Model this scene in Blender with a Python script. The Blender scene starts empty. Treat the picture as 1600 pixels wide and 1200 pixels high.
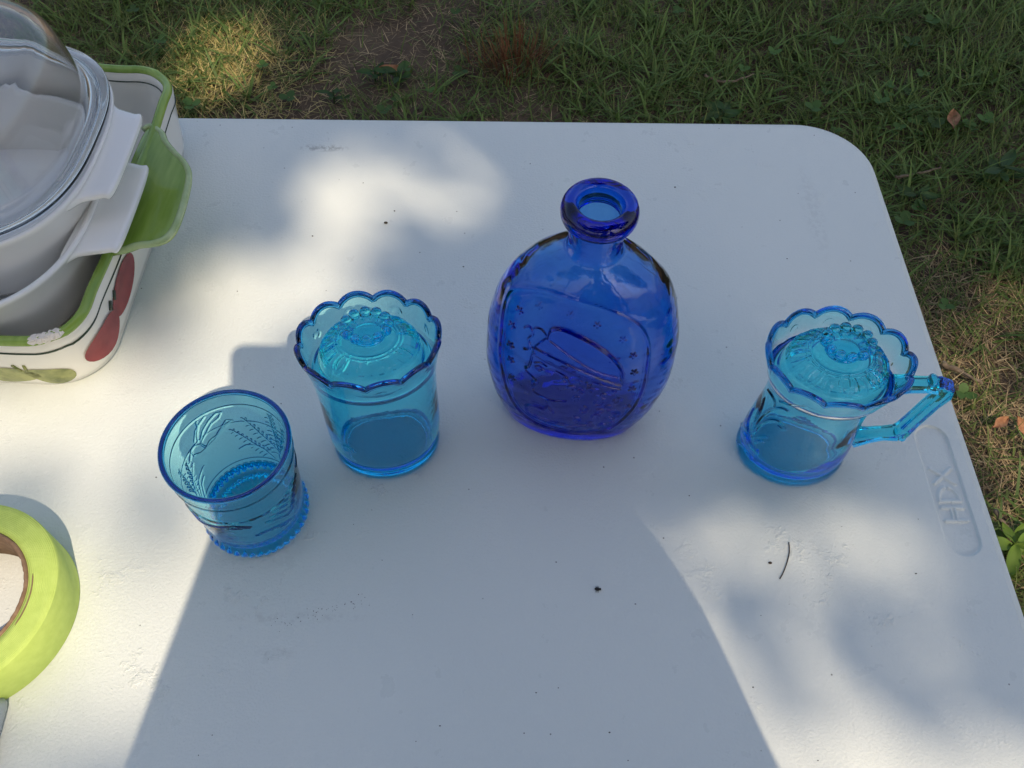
import bpy, bmesh, math, random
import numpy as np
from mathutils import Vector
random.seed(7); rng = np.random.default_rng(7)
PI = math.pi; R = math.radians
S = bpy.context.scene
C = S.collection
TZ = 0.74                                  # height of the table top above the ground

# ---------------------------------------------------------------- camera
FPX, PITCH, ROLL, CH = 1390.42, 0.9843, 0.0399, 0.5056     # fitted: focal (px of 1600), tilt, roll, height above table
_fw = np.array([0, math.cos(PITCH), -math.sin(PITCH)]); _r0 = np.array([1., 0, 0]); _u0 = np.cross(_r0, _fw)
CR = math.cos(ROLL)*_r0 + math.sin(ROLL)*_u0
CU = -math.sin(ROLL)*_r0 + math.cos(ROLL)*_u0
CP = np.array([0, 0, CH])
from mathutils import Matrix
cd = bpy.data.cameras.new('camera'); cam = bpy.data.objects.new('camera', cd); C.objects.link(cam)
cd.sensor_width = 36; cd.lens = FPX/1600*36; cd.clip_start = 0.01; cd.clip_end = 2000
m = Matrix.Identity(4)
for i in range(3):
    m[i][0] = CR[i]; m[i][1] = CU[i]; m[i][2] = -_fw[i]
m[2][3] = CH + TZ
cam.matrix_world = m
S.camera = cam

# ---------------------------------------------------------------- light
SUN = np.array([0.348, -0.68, 1.0]); SUN = SUN/np.linalg.norm(SUN)       # towards the sun
w = bpy.data.worlds.new('World'); S.world = w; w.use_nodes = True
nt = w.node_tree
sky = nt.nodes.new('ShaderNodeTexSky'); sky.sky_type = 'NISHITA'; sky.sun_disc = False
sky.sun_elevation = math.asin(SUN[2]); sky.sun_rotation = math.atan2(SUN[0], SUN[1])
sky.air_density = 1.05; sky.dust_density = 4.8; sky.ozone_density = 0.0
bg = nt.nodes['Background']; bg.inputs['Strength'].default_value = 0.15
nt.links.new(sky.outputs[0], bg.inputs[0])
sd = bpy.data.lights.new('sun', 'SUN'); sd.energy = 2.7; sd.angle = R(0.53); sd.color = (1, 0.83, 0.62)
so = bpy.data.objects.new('sun', sd); C.objects.link(so)
so.rotation_euler = Vector(SUN).to_track_quat('Z', 'Y').to_euler(); so.location = (3, -6, 12)
S.view_settings.view_transform = 'Standard'; S.view_settings.look = 'None'
S.view_settings.exposure = 0.60; S.view_settings.gamma = 1; S.view_settings.use_curve_mapping = False
S.render.engine = 'CYCLES'
cy = S.cycles
cy.max_bounces = 24; cy.transmission_bounces = 20; cy.glossy_bounces = 8; cy.diffuse_bounces = 4; cy.transparent_max_bounces = 12; cy.volume_bounces = 0
cy.caustics_refractive = True; cy.caustics_reflective = True; cy.blur_glossy = 0.6
cy.sample_clamp_indirect = 5.0; cy.use_denoising = True
try: cy.denoiser = 'OPENIMAGEDENOISE'
except Exception: pass

# ---------------------------------------------------------------- helpers
def ray(px, py): return _fw + (px-800)/FPX*CR - (py-600)/FPX*CU
def at(px, py, z=0.0):                      # pixel -> point on the level z above the table top (table frame)
    d = ray(px, py); t = (z-CH)/d[2]; return CP + t*d
def at_plane(px, py, y):                    # pixel -> point on the upright plane y
    d = ray(px, py); return CP + (y/d[1])*d
def at_cyl(px, py, cx, cyy, rad, far):      # pixel -> point on an upright cylinder
    d = ray(px, py); ox, oy = -cx, -cyy
    a = d[0]**2+d[1]**2; b = 2*(ox*d[0]+oy*d[1]); c = ox*ox+oy*oy-rad*rad
    q = max(b*b-4*a*c, 0)**.5
    t = (-b+(q if far else -q))/(2*a); return CP + t*d
def tag(o, label=None, cat=None, group=None, kind=None):
    if label: o['label'] = label
    if cat: o['category'] = cat
    if group: o['group'] = group
    if kind: o['kind'] = kind
    return o
def mesh_obj(name, verts, faces, mat, parent=None, loc=None, smooth=True, rotz=None):
    me = bpy.data.meshes.new(name)
    me.from_pydata([tuple(map(float, v)) for v in verts] if not isinstance(verts, np.ndarray) else verts.tolist(), [], faces if isinstance(faces, list) else faces.tolist())
    me.validate(verbose=False)
    if smooth: me.polygons.foreach_set('use_smooth', np.ones(len(me.polygons), bool))
    if mat: me.materials.append(mat)
    o = bpy.data.objects.new(name, me); C.objects.link(o)
    if parent: o.parent = parent
    if loc is not None: o.location = loc
    if rotz is not None: o.rotation_euler = (0, 0, rotz)
    return o
def big_mesh(name, V, F, mat, cols=None, parent=None):    # fast path: all faces with the same number of corners
    V = np.asarray(V, np.float32); F = np.asarray(F, np.int32); n, k = F.shape
    me = bpy.data.meshes.new(name)
    me.vertices.add(len(V)); me.vertices.foreach_set('co', V.ravel())
    me.loops.add(n*k); me.loops.foreach_set('vertex_index', F.ravel())
    me.polygons.add(n); me.polygons.foreach_set('loop_start', np.arange(0, n*k, k, dtype=np.int32))
    try: me.polygons.foreach_set('loop_total', np.full(n, k, np.int32))
    except Exception: pass
    if cols is not None:
        a = me.color_attributes.new('Col', 'FLOAT_COLOR', 'POINT')
        a.data.foreach_set('color', np.c_[cols, np.ones(len(cols))].astype(np.float32).ravel())
    me.update(calc_edges=True)
    me.polygons.foreach_set('use_smooth', np.ones(n, bool))
    me.materials.append(mat)
    o = bpy.data.objects.new(name, me); C.objects.link(o)
    if parent: o.parent = parent
    return o
def empty(name, loc, rotz=0):
    o = bpy.data.objects.new(name, None); C.objects.link(o); o.location = loc; o.rotation_euler = (0, 0, rotz); o.empty_display_size = .05
    return o
def rings(rr, cap0=True, cap1=True, closed=False):        # loft through rings (each n x 3); caps are fans
    n = len(rr[0]); V = np.concatenate(rr); k = len(rr); F = []
    idx = np.arange(n); nx = (idx+1) % n
    A = []
    for i in range(k if closed else k-1):
        j = (i+1) % k
        A.append(np.stack([i*n+idx, i*n+nx, j*n+nx, j*n+idx], 1))
    F = np.concatenate(A).tolist()
    if not closed:
        V = list(V)
        if cap0:
            V.append(rr[0].mean(0)); c = len(V)-1; F += [[c, int(nx[a]), int(a)] for a in idx]
        if cap1:
            V.append(rr[-1].mean(0)); c = len(V)-1; b = (k-1)*n; F += [[c, b+int(a), b+int(nx[a])] for a in idx]
        V = np.array(V)
    return V, F
def tube(path, rad, n=10, closed=False, flat=1.0):        # tube along a path
    P = np.asarray(path, float); k = len(P); rad = np.broadcast_to(np.asarray(rad, float), (k,))
    out = []; T = np.zeros_like(P)
    for i in range(k):
        a = P[(i-1) % k] if (closed or i > 0) else P[i]; b = P[(i+1) % k] if (closed or i < k-1) else P[i]
        T[i] = (b-a)/max(np.linalg.norm(b-a), 1e-9)
    up = np.array([0, 0, 1.]) if abs(T[0][2]) < .9 else np.array([1., 0, 0])
    for i in range(k):
        s = np.cross(T[i], up); s /= max(np.linalg.norm(s), 1e-9); u = np.cross(s, T[i])
        if not closed: up = u if abs(u@u) > .5 else up
        a = np.arange(n)*2*PI/n
        out.append(P[i] + rad[i]*(np.cos(a)[:, None]*s*flat + np.sin(a)[:, None]*u))
    return rings(out, closed=closed)
def join(parts):
    V = []; F = []; o = 0
    for v, f in parts:
        V.append(np.asarray(v, float)); F += [[int(i)+o for i in ff] for ff in f]; o += len(v)
    return np.concatenate(V), F
def ball(c, r, nu=12, nv=7, sc=(1, 1, 1)):
    out = []
    a = np.arange(nu)*2*PI/nu
    for i in range(1, nv):
        t = -PI/2+PI*i/nv
        out.append(np.c_[np.cos(a)*math.cos(t)*sc[0]*r+c[0], np.sin(a)*math.cos(t)*sc[1]*r+c[1], np.full(nu, math.sin(t)*r*sc[2]+c[2])])
    return rings(out)
def catmull(pts, n=6, closed=False):
    P = np.asarray(pts, float); k = len(P); out = []
    for i in range(k if closed else k-1):
        g = (lambda j: P[j % k]) if closed else (lambda j: P[min(max(j, 0), k-1)])
        p0, p1, p2, p3 = g(i-1), g(i), g(i+1), g(i+2)
        for t in np.arange(n)/n:
            out.append(.5*((2*p1)+(-p0+p2)*t+(2*p0-5*p1+4*p2-p3)*t*t+(-p0+3*p1-3*p2+p3)*t**3))
    if not closed: out.append(P[-1])
    return np.array(out)
def relief(X, Y, strokes):                  # summed soft ridges: strokes = (polyline, half width, height)
    H = np.zeros_like(X)
    for pts, wd, amp in strokes:
        pts = np.asarray(pts, float)
        if len(pts) == 1: pts = np.concatenate([pts, pts+1e-6])
        m = 3*wd
        sel = np.nonzero((X > pts[:, 0].min()-m) & (X < pts[:, 0].max()+m) & (Y > pts[:, 1].min()-m) & (Y < pts[:, 1].max()+m))[0]
        if not len(sel): continue
        x = X[sel]; y = Y[sel]; D = np.full(len(sel), 1e9)
        for a, b in zip(pts[:-1], pts[1:]):
            d = b-a; L = d@d+1e-18
            t = np.clip(((x-a[0])*d[0]+(y-a[1])*d[1])/L, 0, 1)
            D = np.minimum(D, (x-a[0]-t*d[0])**2+(y-a[1]-t*d[1])**2)
        H[sel] = np.maximum(H[sel], amp*np.exp(-D/(wd*wd))) if amp > 0 else np.minimum(H[sel], amp*np.exp(-D/(wd*wd)))
    return H
def vnoise(x, y, cell, seed):               # value noise for scattering
    g = np.random.default_rng(seed).random((256, 256)); x = x/cell+100; y = y/cell+100
    i = np.floor(x).astype(int); j = np.floor(y).astype(int); fx = x-i; fy = y-j
    fx = fx*fx*(3-2*fx); fy = fy*fy*(3-2*fy); q = lambda a, b: g[a % 256, b % 256]
    return (q(i, j)*(1-fx)+q(i+1, j)*fx)*(1-fy)+(q(i, j+1)*(1-fx)+q(i+1, j+1)*fx)*fy

# ---------------------------------------------------------------- materials
def mat(name, col=(.8, .8, .8), rough=.5, **kw):
    m = bpy.data.materials.new(name); m.use_nodes = True; b = m.node_tree.nodes['Principled BSDF']
    b.inputs['Base Color'].default_value = (*col, 1); b.inputs['Roughness'].default_value = rough
    for k, v in kw.items(): b.inputs[k].default_value = v
    return m
def nodes(m): return m.node_tree.nodes, m.node_tree.links, m.node_tree.nodes['Principled BSDF']
def noise(m, scale, detail=4, rough=.55, coord='Object'):
    n, l, b = nodes(m)
    tc = n.new('ShaderNodeTexCoord'); t = n.new('ShaderNodeTexNoise'); t.inputs['Scale'].default_value = scale
    t.inputs['Detail'].default_value = detail; t.inputs['Roughness'].default_value = rough
    l.new(tc.outputs[coord], t.inputs['Vector']); return t
def ramp(m, src, stops):
    n, l, b = nodes(m); r = n.new('ShaderNodeValToRGB'); e = r.color_ramp.elements
    while len(e) < len(stops): e.new(.5)
    for el, (p, c) in zip(e, stops): el.position = p; el.color = (*c, 1) if len(c) == 3 else c
    l.new(src, r.inputs[0]); return r
def bump(m, src, strength, dist, normal=None):
    n, l, b = nodes(m); bp = n.new('ShaderNodeBump'); bp.inputs['Strength'].default_value = strength; bp.inputs['Distance'].default_value = dist
    l.new(src, bp.inputs['Height'])
    if normal: l.new(normal, bp.inputs['Normal'])
    l.new(bp.outputs[0], b.inputs['Normal']); return bp
def glass(name, sig, ior=1.51, wob=0.0, wsc=90):    # clear surface; the colour is absorption inside the glass (per metre)
    m = mat(name, (1, 1, 1), 0.0); n, l, b = nodes(m)
    b.inputs['Transmission Weight'].default_value = 1; b.inputs['IOR'].default_value = ior
    d = max(sig); v = n.new('ShaderNodeVolumeAbsorption')
    v.inputs['Density'].default_value = d; v.inputs['Color'].default_value = (1-sig[0]/d, 1-sig[1]/d, 1-sig[2]/d, 1)
    l.new(v.outputs[0], n['Material Output'].inputs['Volume'])
    if wob:
        t = noise(m, wsc, 2); bump(m, t.outputs[0], wob, .002)
    return m
M = {}
M['turq'] = glass('turquoise_glass', (270, 24, 0), ior=1.46, wob=.06)
M['turq_rim'] = glass('thick_turquoise_glass', (620, 175, 10), wob=.06)
M['cobalt'] = glass('cobalt_glass', (450, 195, 20), wob=1.0, wsc=42)
M['clear'] = glass('clear_glass', (2.2, 1.6, 2.4), ior=1.47)

YAW_ = 0.0435
def rot(p, a): return np.array([p[0]*math.cos(a)-p[1]*math.sin(a), p[0]*math.sin(a)+p[1]*math.cos(a)])
def table_mat():
    m = mat('table_plastic', (.74, .745, .74), .34); n, l, b = nodes(m)
    fine = noise(m, 620, 3, .6)
    mid = noise(m, 60, 4, .6)
    scf = noise(m, 26, 6, .72)
    scf_m = noise(m, 4.2, 2, .5)
    def mth(op, a, bb):
        q = n.new('ShaderNodeMath'); q.operation = op
        for i, v in enumerate((a, bb)):
            if isinstance(v, (int, float)): q.inputs[i].default_value = v
            else: l.new(v, q.inputs[i])
        return q.outputs[0]
    sc1 = ramp(m, scf.outputs[0], [(.60, (0, 0, 0)), (.66, (1, 1, 1))])
    sc2 = ramp(m, scf_m.outputs[0], [(.50, (0, 0, 0)), (.60, (1, 1, 1))])
    scuff = mth('MULTIPLY', sc1.outputs[0], sc2.outputs[0])
    h = mth('ADD', mth('MULTIPLY', fine.outputs[0], .9), mth('MULTIPLY', scuff, 1.1))
    h = mth('ADD', h, mth('MULTIPLY', mid.outputs[0], .07))
    bump(m, h, .5, .0010)
    # dirt: tiny specks and faint grey smudges
    sp = n.new('ShaderNodeTexVoronoi'); sp.inputs['Scale'].default_value = 150
    tc = n.new('ShaderNodeTexCoord'); l.new(tc.outputs['Object'], sp.inputs['Vector'])
    spd = ramp(m, sp.outputs['Distance'], [(.05, (1, 1, 1)), (.10, (0, 0, 0))])
    sel = n.new('ShaderNodeSeparateColor'); l.new(sp.outputs['Color'], sel.inputs[0])
    pick = mth('GREATER_THAN', sel.outputs[0], .95)
    speck = mth('MULTIPLY', mth('MULTIPLY', spd.outputs[0], pick), .8)
    smudge = ramp(m, noise(m, 7, 5, .6).outputs[0], [(.25, (.705, .745, .715)), (.75, (.72, .757, .727))])
    mx = n.new('ShaderNodeMix'); mx.data_type = 'RGBA'; l.new(speck, mx.inputs['Factor']); l.new(smudge.outputs[0], mx.inputs['A']); mx.inputs['B'].default_value = (.10, .09, .08, 1)
    last = mx.outputs['Result']; brk = ramp(m, noise(m, 230, 3, .7).outputs[0], [(.45, (0, 0, 0)), (.6, (1, 1, 1))])
    for (px, py, ra, rb, fac, colr) in ((505, 231, .024, .0052, .55, (.22, .22, .20)), (1062, 598, .010, .0045, .35, (.30, .31, .28)), (455, 965, .050, .0040, .16, (.2, .2, .2)), (430, 1022, .014, .0045, .2, (.35, .35, .34)), (1270, 330, .010, .060, .22, (.45, .47, .46)), (690, 520, .03, .012, .12, (.4, .4, .4))):
        p = rot(at(px, py)[:2], -YAW_); mp = n.new('ShaderNodeMapping'); mp.vector_type = 'POINT'
        mp.inputs['Scale'].default_value = (1/ra, 1/rb, 1); mp.inputs['Location'].default_value = (-p[0]/ra, -p[1]/rb, -TZ)
        l.new(tc.outputs['Object'], mp.inputs['Vector']); gr = n.new('ShaderNodeTexGradient'); gr.gradient_type = 'SPHERICAL'; l.new(mp.outputs[0], gr.inputs[0])
        fc = mth('MULTIPLY', mth('MULTIPLY', ramp(m, gr.outputs['Fac'], [(0, (0, 0, 0)), (.6, (1, 1, 1))]).outputs[0], brk.outputs[0]), fac)
        m2 = n.new('ShaderNodeMix'); m2.data_type = 'RGBA'; l.new(fc, m2.inputs['Factor']); l.new(last, m2.inputs['A']); m2.inputs['B'].default_value = (*colr, 1); last = m2.outputs['Result']
    l.new(last, b.inputs['Base Color'])
    rr = ramp(m, mid.outputs[0], [(.3, (.27, .27, .27)), (.7, (.32, .32, .32))]); l.new(rr.outputs[0], b.inputs['Roughness'])
    return m
M['table'] = table_mat()
M['steel'] = mat('grey_steel', (.32, .33, .34), .35, Metallic=.8)
M['ware'] = mat('white_glass_ceramic', (.87, .87, .85), .10, **{'Coat Weight': .3})
M['glaze'] = mat('cream_glaze', (.78, .76, .70), .14)
M['line'] = mat('dark_green_glaze_line', (.03, .05, .03), .2)
M['chip'] = mat('bare_chipped_clay', (.72, .68, .62), .9)
def mottled(name, a, bcol, scale, rough=.2, det=4):
    m = mat(name, a, rough); n, l, b = nodes(m); t = noise(m, scale, det)
    r = ramp(m, t.outputs[0], [(.33, a), (.67, bcol)]); l.new(r.outputs[0], b.inputs['Base Color']); return m
M['green'] = mottled('green_glaze', (.17, .29, .035), (.31, .44, .10), 24, .10)
_n, _l, _b = nodes(M['green']); _t = [q for q in _n if q.type == 'TEX_NOISE'][0]; _m = _n.new('ShaderNodeMapping'); _m.inputs['Scale'].default_value = (3.2, .5, 1); _l.new([q for q in _n if q.type == 'TEX_COORD'][0].outputs['Object'], _m.inputs['Vector']); _l.new(_m.outputs[0], _t.inputs['Vector'])
M['green_highlight'] = mottled('green_glaze_highlight', (.30, .42, .16), (.50, .60, .34), 60, .10)  # paler than the green glaze: edge highlight put into the colour
M['red'] = mottled('red_painted_glaze', (.20, .012, .02), (.30, .03, .035), 60, .16)
M['olive'] = mottled('olive_painted_glaze', (.10, .13, .025), (.34, .36, .12), 75, .18)
M['tape'] = mottled('lime_paper_tape', (.47, .62, .13), (.53, .68, .16), 160, .75)
_n, _l, _b = nodes(M['tape']); _w = _n.new('ShaderNodeTexWave'); _w.wave_type = 'RINGS'; _w.rings_direction = 'Z'; _w.inputs['Scale'].default_value = 330; _w.inputs['Distortion'].default_value = 1.2; _w.inputs['Detail'].default_value = 3
_l.new([q for q in _n if q.type == 'TEX_COORD'][0].outputs['Object'], _w.inputs['Vector']); bump(M['tape'], _w.outputs['Fac'], .35, .0006)
M['card'] = mottled('brown_cardboard', (.20, .12, .07), (.28, .18, .11), 220, .9)
M['pen'] = mat('grey_plastic', (.32, .37, .42), .3)
M['black'] = mat('black_debris', (.012, .010, .009), .6)
M['seed'] = mat('brown_seed', (.05, .035, .02), .6)
M['bark'] = mottled('bark', (.05, .035, .025), (.14, .11, .08), 18, .95, 6)
M['twig'] = mottled('dry_twig', (.09, .065, .045), (.22, .17, .12), 60, .95)
M['deadleaf'] = mottled('dead_leaf', (.18, .07, .03), (.38, .20, .10), 55, .8)
M['straw'] = mat('straw', (.40, .33, .20), .7)
M['skin'] = mat('skin', (.52, .32, .23), .5, **{'Subsurface Weight': 0.0})
M['shirt'] = mottled('grey_shirt', (.10, .11, .13), (.13, .14, .16), 90, .9)
M['jeans'] = mottled('blue_jeans', (.04, .06, .12), (.06, .085, .16), 140, .9)
M['hair'] = mottled('dark_hair', (.02, .014, .01), (.05, .035, .025), 120, .6)
M['shoe'] = mat('dark_shoe', (.03, .03, .035), .7)
M['phone'] = mat('dark_phone_case', (.02, .02, .022), .4)
M['screen'] = mat('phone_screen_glass', (.01, .01, .012), .05)
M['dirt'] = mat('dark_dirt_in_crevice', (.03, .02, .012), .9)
def leafy(name, rough=.55, trans=.35):
    m = bpy.data.materials.new(name); m.use_nodes = True; n, l, b = nodes(m)
    a = n.new('ShaderNodeAttribute'); a.attribute_name = 'Col'
    l.new(a.outputs['Color'], b.inputs['Base Color']); b.inputs['Roughness'].default_value = rough; b.inputs['Specular IOR Level'].default_value = .35
    tr = n.new('ShaderNodeBsdfTranslucent'); l.new(a.outputs['Color'], tr.inputs['Color'])
    mx = n.new('ShaderNodeMixShader'); mx.inputs[0].default_value = trans
    l.new(b.outputs[0], mx.inputs[1]); l.new(tr.outputs[0], mx.inputs[2]); l.new(mx.outputs[0], n['Material Output'].inputs['Surface'])
    return m
M['leaf'] = leafy('green_blades'); M['dry'] = leafy('dry_blades', .8, .2); M['crown'] = leafy('tree_leaves', .5, .25)
def soil_mat():
    m = mat('soil', (.06, .04, .03), .95); n, l, b = nodes(m)
    t = noise(m, 3.2, 8, .7); r = ramp(m, t.outputs[0], [(.3, (.035, .024, .016)), (.5, (.075, .05, .032)), (.72, (.13, .10, .06))])
    l.new(r.outputs[0], b.inputs['Base Color']); t2 = noise(m, 70, 6, .7); bump(m, t2.outputs[0], .9, .012); return m
M['soil'] = soil_mat()

# ---------------------------------------------------------------- ground (one sheet to the horizon)
def ground_z(x, y): return .035*(vnoise(x, y, .55, 3)-.5)+.012*(vnoise(x, y, .13, 4)-.5)
ax = np.unique(np.r_[np.linspace(-3, 3, 121), np.sign(np.linspace(-1, 1, 41))*(3+(np.abs(np.linspace(-1, 1, 41))**3)*397)])
ay = np.unique(np.r_[np.linspace(-2.5, 4, 131), -2.5-(np.linspace(0, 1, 20)**3)*397, 4+(np.linspace(0, 1, 20)**3)*397])
gx, gy = np.meshgrid(ax, ay, indexing='ij'); gzv = ground_z(gx, gy)
V = np.c_[gx.ravel(), gy.ravel(), gzv.ravel()]
ni, nj = gx.shape; I, J = np.meshgrid(np.arange(ni-1), np.arange(nj-1), indexing='ij')
F = np.stack([I*nj+J, (I+1)*nj+J, (I+1)*nj+J+1, I*nj+J+1], -1).reshape(-1, 4)
g = big_mesh('ground', V, F, M['soil']); tag(g, 'bare brown soil under the patchy lawn', None, None, 'structure')

# ---------------------------------------------------------------- folding table
YAW = 0.0435; RX, FY = 0.3172, 0.6070       # table axes: right edge and far edge in the turned frame
TW, TL = 0.76, 1.83                         # depth (y) and length (x)
table = empty('folding_table', (0, 0, 0), YAW)
tag(table, 'white plastic folding table with rounded corner and moulded letters', 'table')
def rrect(x0, x1, y0, y1, r, n=10, z=0.0):
    out = []
    for cx, cyy, a0 in ((x1-r, y1-r, 0), (x0+r, y1-r, PI/2), (x0+r, y0+r, PI), (x1-r, y0+r, 3*PI/2)):
        for i in range(n+1):
            a = a0+PI/2*i/n; out.append((cx+r*math.cos(a), cyy+r*math.sin(a), z))
    return np.array(out)
x1, y1 = RX, FY; x0, y0 = x1-TL, y1-TW
CORN = 0.058
loops = []
for off, dz in ((.0062, 0), (.0056, -.0004), (.0050, -.0020), (.0044, -.0022), (.0026, -.0023), (.0012, -.0027), (.0003, -.0044), (0, -.0075), (0, -.036), (.003, -.041), (.02, -.042)):
    loops.append(rrect(x0+off, x1-off, y0+off, y1-off, CORN-off*.9, 14, TZ+dz))
# logo window in the top
def rot(p, a): return np.array([p[0]*math.cos(a)-p[1]*math.sin(a), p[0]*math.sin(a)+p[1]*math.cos(a)])
ltop = rot(at(1453, 665)[:2], -YAW); lbot = rot(at(1512, 868)[:2], -YAW)
lcx = .2927; lcy = (ltop[1]+lbot[1])/2; LH = abs(ltop[1]-lbot[1])/2; LW = .0108
wx0, wx1, wy0, wy1 = lcx-LW-.0025, lcx+LW+.0025, lcy-LH-.004, lcy+LH+.004
V, F = rings(loops, False, True)
V = list(V); n = len(loops[0]); q = n//4
b0 = len(V); V += [(wx1, wy1, TZ), (wx0, wy1, TZ), (wx0, wy0, TZ), (wx1, wy0, TZ)]
for k in range(4):                          # four faces round the window
    c0, c1 = b0+k, b0+(k+1) % 4
    seg = list(range(k*q+q//2, (k+1)*q+q//2+1))
    F.append([c0]+[s % n for s in seg]+[c1])
top = mesh_obj('table_top', np.array(V), F, M['table'], table, smooth=True)
md = top.modifiers.new('e', 'EDGE_SPLIT'); md.split_angle = R(50)
# lettering panel: sunken stadium with raised letter outlines
nx_, ny_ = 84, 300
X, Y = np.meshgrid(np.linspace(wx0, wx1, nx_), np.linspace(wy0, wy1, ny_), indexing='ij'); X = X.ravel(); Y = Y.ravel()
yy = np.clip(Y-lcy, -(LH-LW), LH-LW); dist = np.hypot(X-lcx, Y-lcy-yy)
Z = -.0011*(1-1/(1+np.exp(-(LW-dist)/.00016))*1.0)*0
Z = -.0017/(1+np.exp((dist-LW)/.00018))
a = Y-(lcy-LH*.02); bb = -(X-lcx)           # a: reading direction, bb: up of the letters
s = LH/.0458
def seg(p, q_, wd=.00095): return (np.array([p, q_])*s, wd*s, 1.0)
g_ = .0009
H_ = [seg((-.0215, -.0066), (-.0215, -g_)), seg((-.0215, g_), (-.0215, .0066)), seg((-.0125, -.0066), (-.0125, -g_)), seg((-.0125, g_), (-.0125, .0066)),
      seg((-.0205, -g_-.0004), (-.0135, -g_-.0004), .0006), seg((-.0205, g_+.0004), (-.0135, g_+.0004), .0006)]
D_ = [seg((-.0080, -.0066), (-.0080, -g_)), seg((-.0080, g_), (-.0080, .0066))]
arc = [(-.0080+.0098*math.sin(t), .0066*math.cos(t)) for t in np.linspace(0, PI, 25)]
D_ += [(np.array(arc[:11])*s, .00095*s, 1.0), (np.array(arc[14:])*s, .00095*s, 1.0)]
X_ = [seg((.0045, -.0066), (.0150, .0066)), seg((.0045, .0066), (.0150, -.0066))]
Z = Z+.0011*np.clip(relief(a, bb, H_+D_+X_)*1.7, 0, 1)
edge = (np.abs(X-wx0) < 1e-9) | (np.abs(X-wx1) < 1e-9) | (np.abs(Y-wy0) < 1e-9) | (np.abs(Y-wy1) < 1e-9); Z[edge] = 0
I, J = np.meshgrid(np.arange(nx_-1), np.arange(ny_-1), indexing='ij')
F = np.stack([I*ny_+J, (I+1)*ny_+J, (I+1)*ny_+J+1, I*ny_+J+1], -1).reshape(-1, 4)
lp = big_mesh('lettering_panel', np.c_[X, Y, Z+TZ], F, M['table'], None, table); lp['label'] = 'sunken oblong panel with raised letters HDX'
for sx in (x0+.28, x1-.34):                 # folding leg frames
    for sy in (y0+.09, y1-.09):
        v, f = tube([(sx, sy, TZ-.04), (sx, sy, .02)], .0125, 12); mesh_obj('leg', v, f, M['steel'], table)
    v, f = tube([(sx, y0+.09, .12), (sx, y1-.09, .12)], .010, 10); mesh_obj('cross_bar', v, f, M['steel'], table)

# ---------------------------------------------------------------- pressed glass
def profile(pts, step):                     # resample (r,z) knots
    P = catmull(pts, 8); out = [P[0]]
    for a, b in zip(P[:-1], P[1:]):
        k = max(1, int(np.linalg.norm(b-a)/step))
        for i in range(1, k+1): out.append(a+(b-a)*i/k)
    return np.array(out)
def vessel(outer, inner, nth, step, fo=None, fi=None):
    """outer: centre of underside -> lip, inner: lip -> centre of floor (r,z). fo/fi(theta, r, z) -> r, z"""
    th = np.arange(nth)*2*PI/nth; rr = []
    for prof, fn, st in ((outer, fo, step), (inner, fi, step*2)):
        for r, z in profile(prof, st):
            ra = np.full(nth, r); za = np.full(nth, z)
            if fn: ra, za = fn(th, ra, za)
            rr.append(np.c_[ra*np.cos(th), ra*np.sin(th), za])
    return rings(rr)
def ring_tube(rad, z, wr, n=160, prof=12, f=None):
    th = np.arange(n)*2*PI/n; ra = np.full(n, rad); za = np.full(n, z)
    if f: ra, za = f(th, ra, za)
    return tube(np.c_[ra*np.cos(th), ra*np.sin(th), za], wr, prof, closed=True)
def flip_check(o):                          # outward normals
    bm = bmesh.new(); bm.from_mesh(o.data); bmesh.ops.recalc_face_normals(bm, faces=bm.faces); bm.to_mesh(o.data); bm.free()
    return o
EPS = .0006                                 # glass stands this far above the table (its moulded feet touch)

# ---- tumbler with bird and ferns
tx, ty = -.1535, .2337
tum = empty('glass_tumbler', (tx, ty, TZ)); tag(tum, 'open turquoise pressed glass tumbler with hummingbird, ferns and beaded foot', 'tumbler')
RT = .0335
def cyl_uv(px, py, far=True):
    p = at_cyl(px, py, tx, ty, RT-.001 if far else RT, far); return (math.atan2(p[1]-ty, p[0]-tx) % (2*PI))*RT, p[2]
def cr4(l, far=True): return np.array([cyl_uv(220+a/3.75, 580+b/3.75, far) for a, b in l])
st = []
W1 = .00042; A1 = .00075
for l in ([(280, 500), (285, 470), (310, 435), (345, 425), (375, 440), (400, 400), (440, 370), (470, 325), (500, 285), (535, 285), (500, 310), (450, 365), (430, 390), (380, 440), (340, 475), (300, 490), (285, 470)],
          [(345, 400), (360, 350), (400, 290), (440, 250), (470, 243), (455, 275), (410, 310), (380, 360), (350, 410)],
          [(310, 410), (320, 350), (345, 310), (375, 270)], [(325, 300), (335, 330), (325, 380), (330, 410)], [(285, 490), (278, 520)], [(455, 350), (490, 310), (520, 290)]):
    st.append((cr4(l), W1*1.2, A1*1.25))
def fern(base, tip, k, ln, far=True):
    b = np.array(base, float); t = np.array(tip, float); d = t-b; nrm = np.array([-d[1], d[0]])/np.linalg.norm(d)
    st.append((cr4([b, (b+t)/2+nrm*4, t], far), W1, A1))
    for i in range(k):
        p = b+d*(.15+.85*i/k); q = ln*(1-.5*i/k)
        for sg in (-1, 1):
            e = p+nrm*sg*q+d/np.linalg.norm(d)*q*.7
            st.append((cr4([p, (p+e)/2+d/np.linalg.norm(d)*q*.12, e], far), W1*.8, A1))
fern((840, 500), (745, 255), 9, 34); fern((835, 460), (590, 270), 8, 30); fern((830, 430), (830, 340), 4, 22); fern((800, 480), (520, 335), 9, 26)
st.append((cr4([(580, 435), (620, 415), (680, 415), (740, 440)]), W1*1.6, A1*1.2))
fern((300, 730), (215, 580), 6, 22); fern((315, 735), (255, 525), 7, 22)
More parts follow.
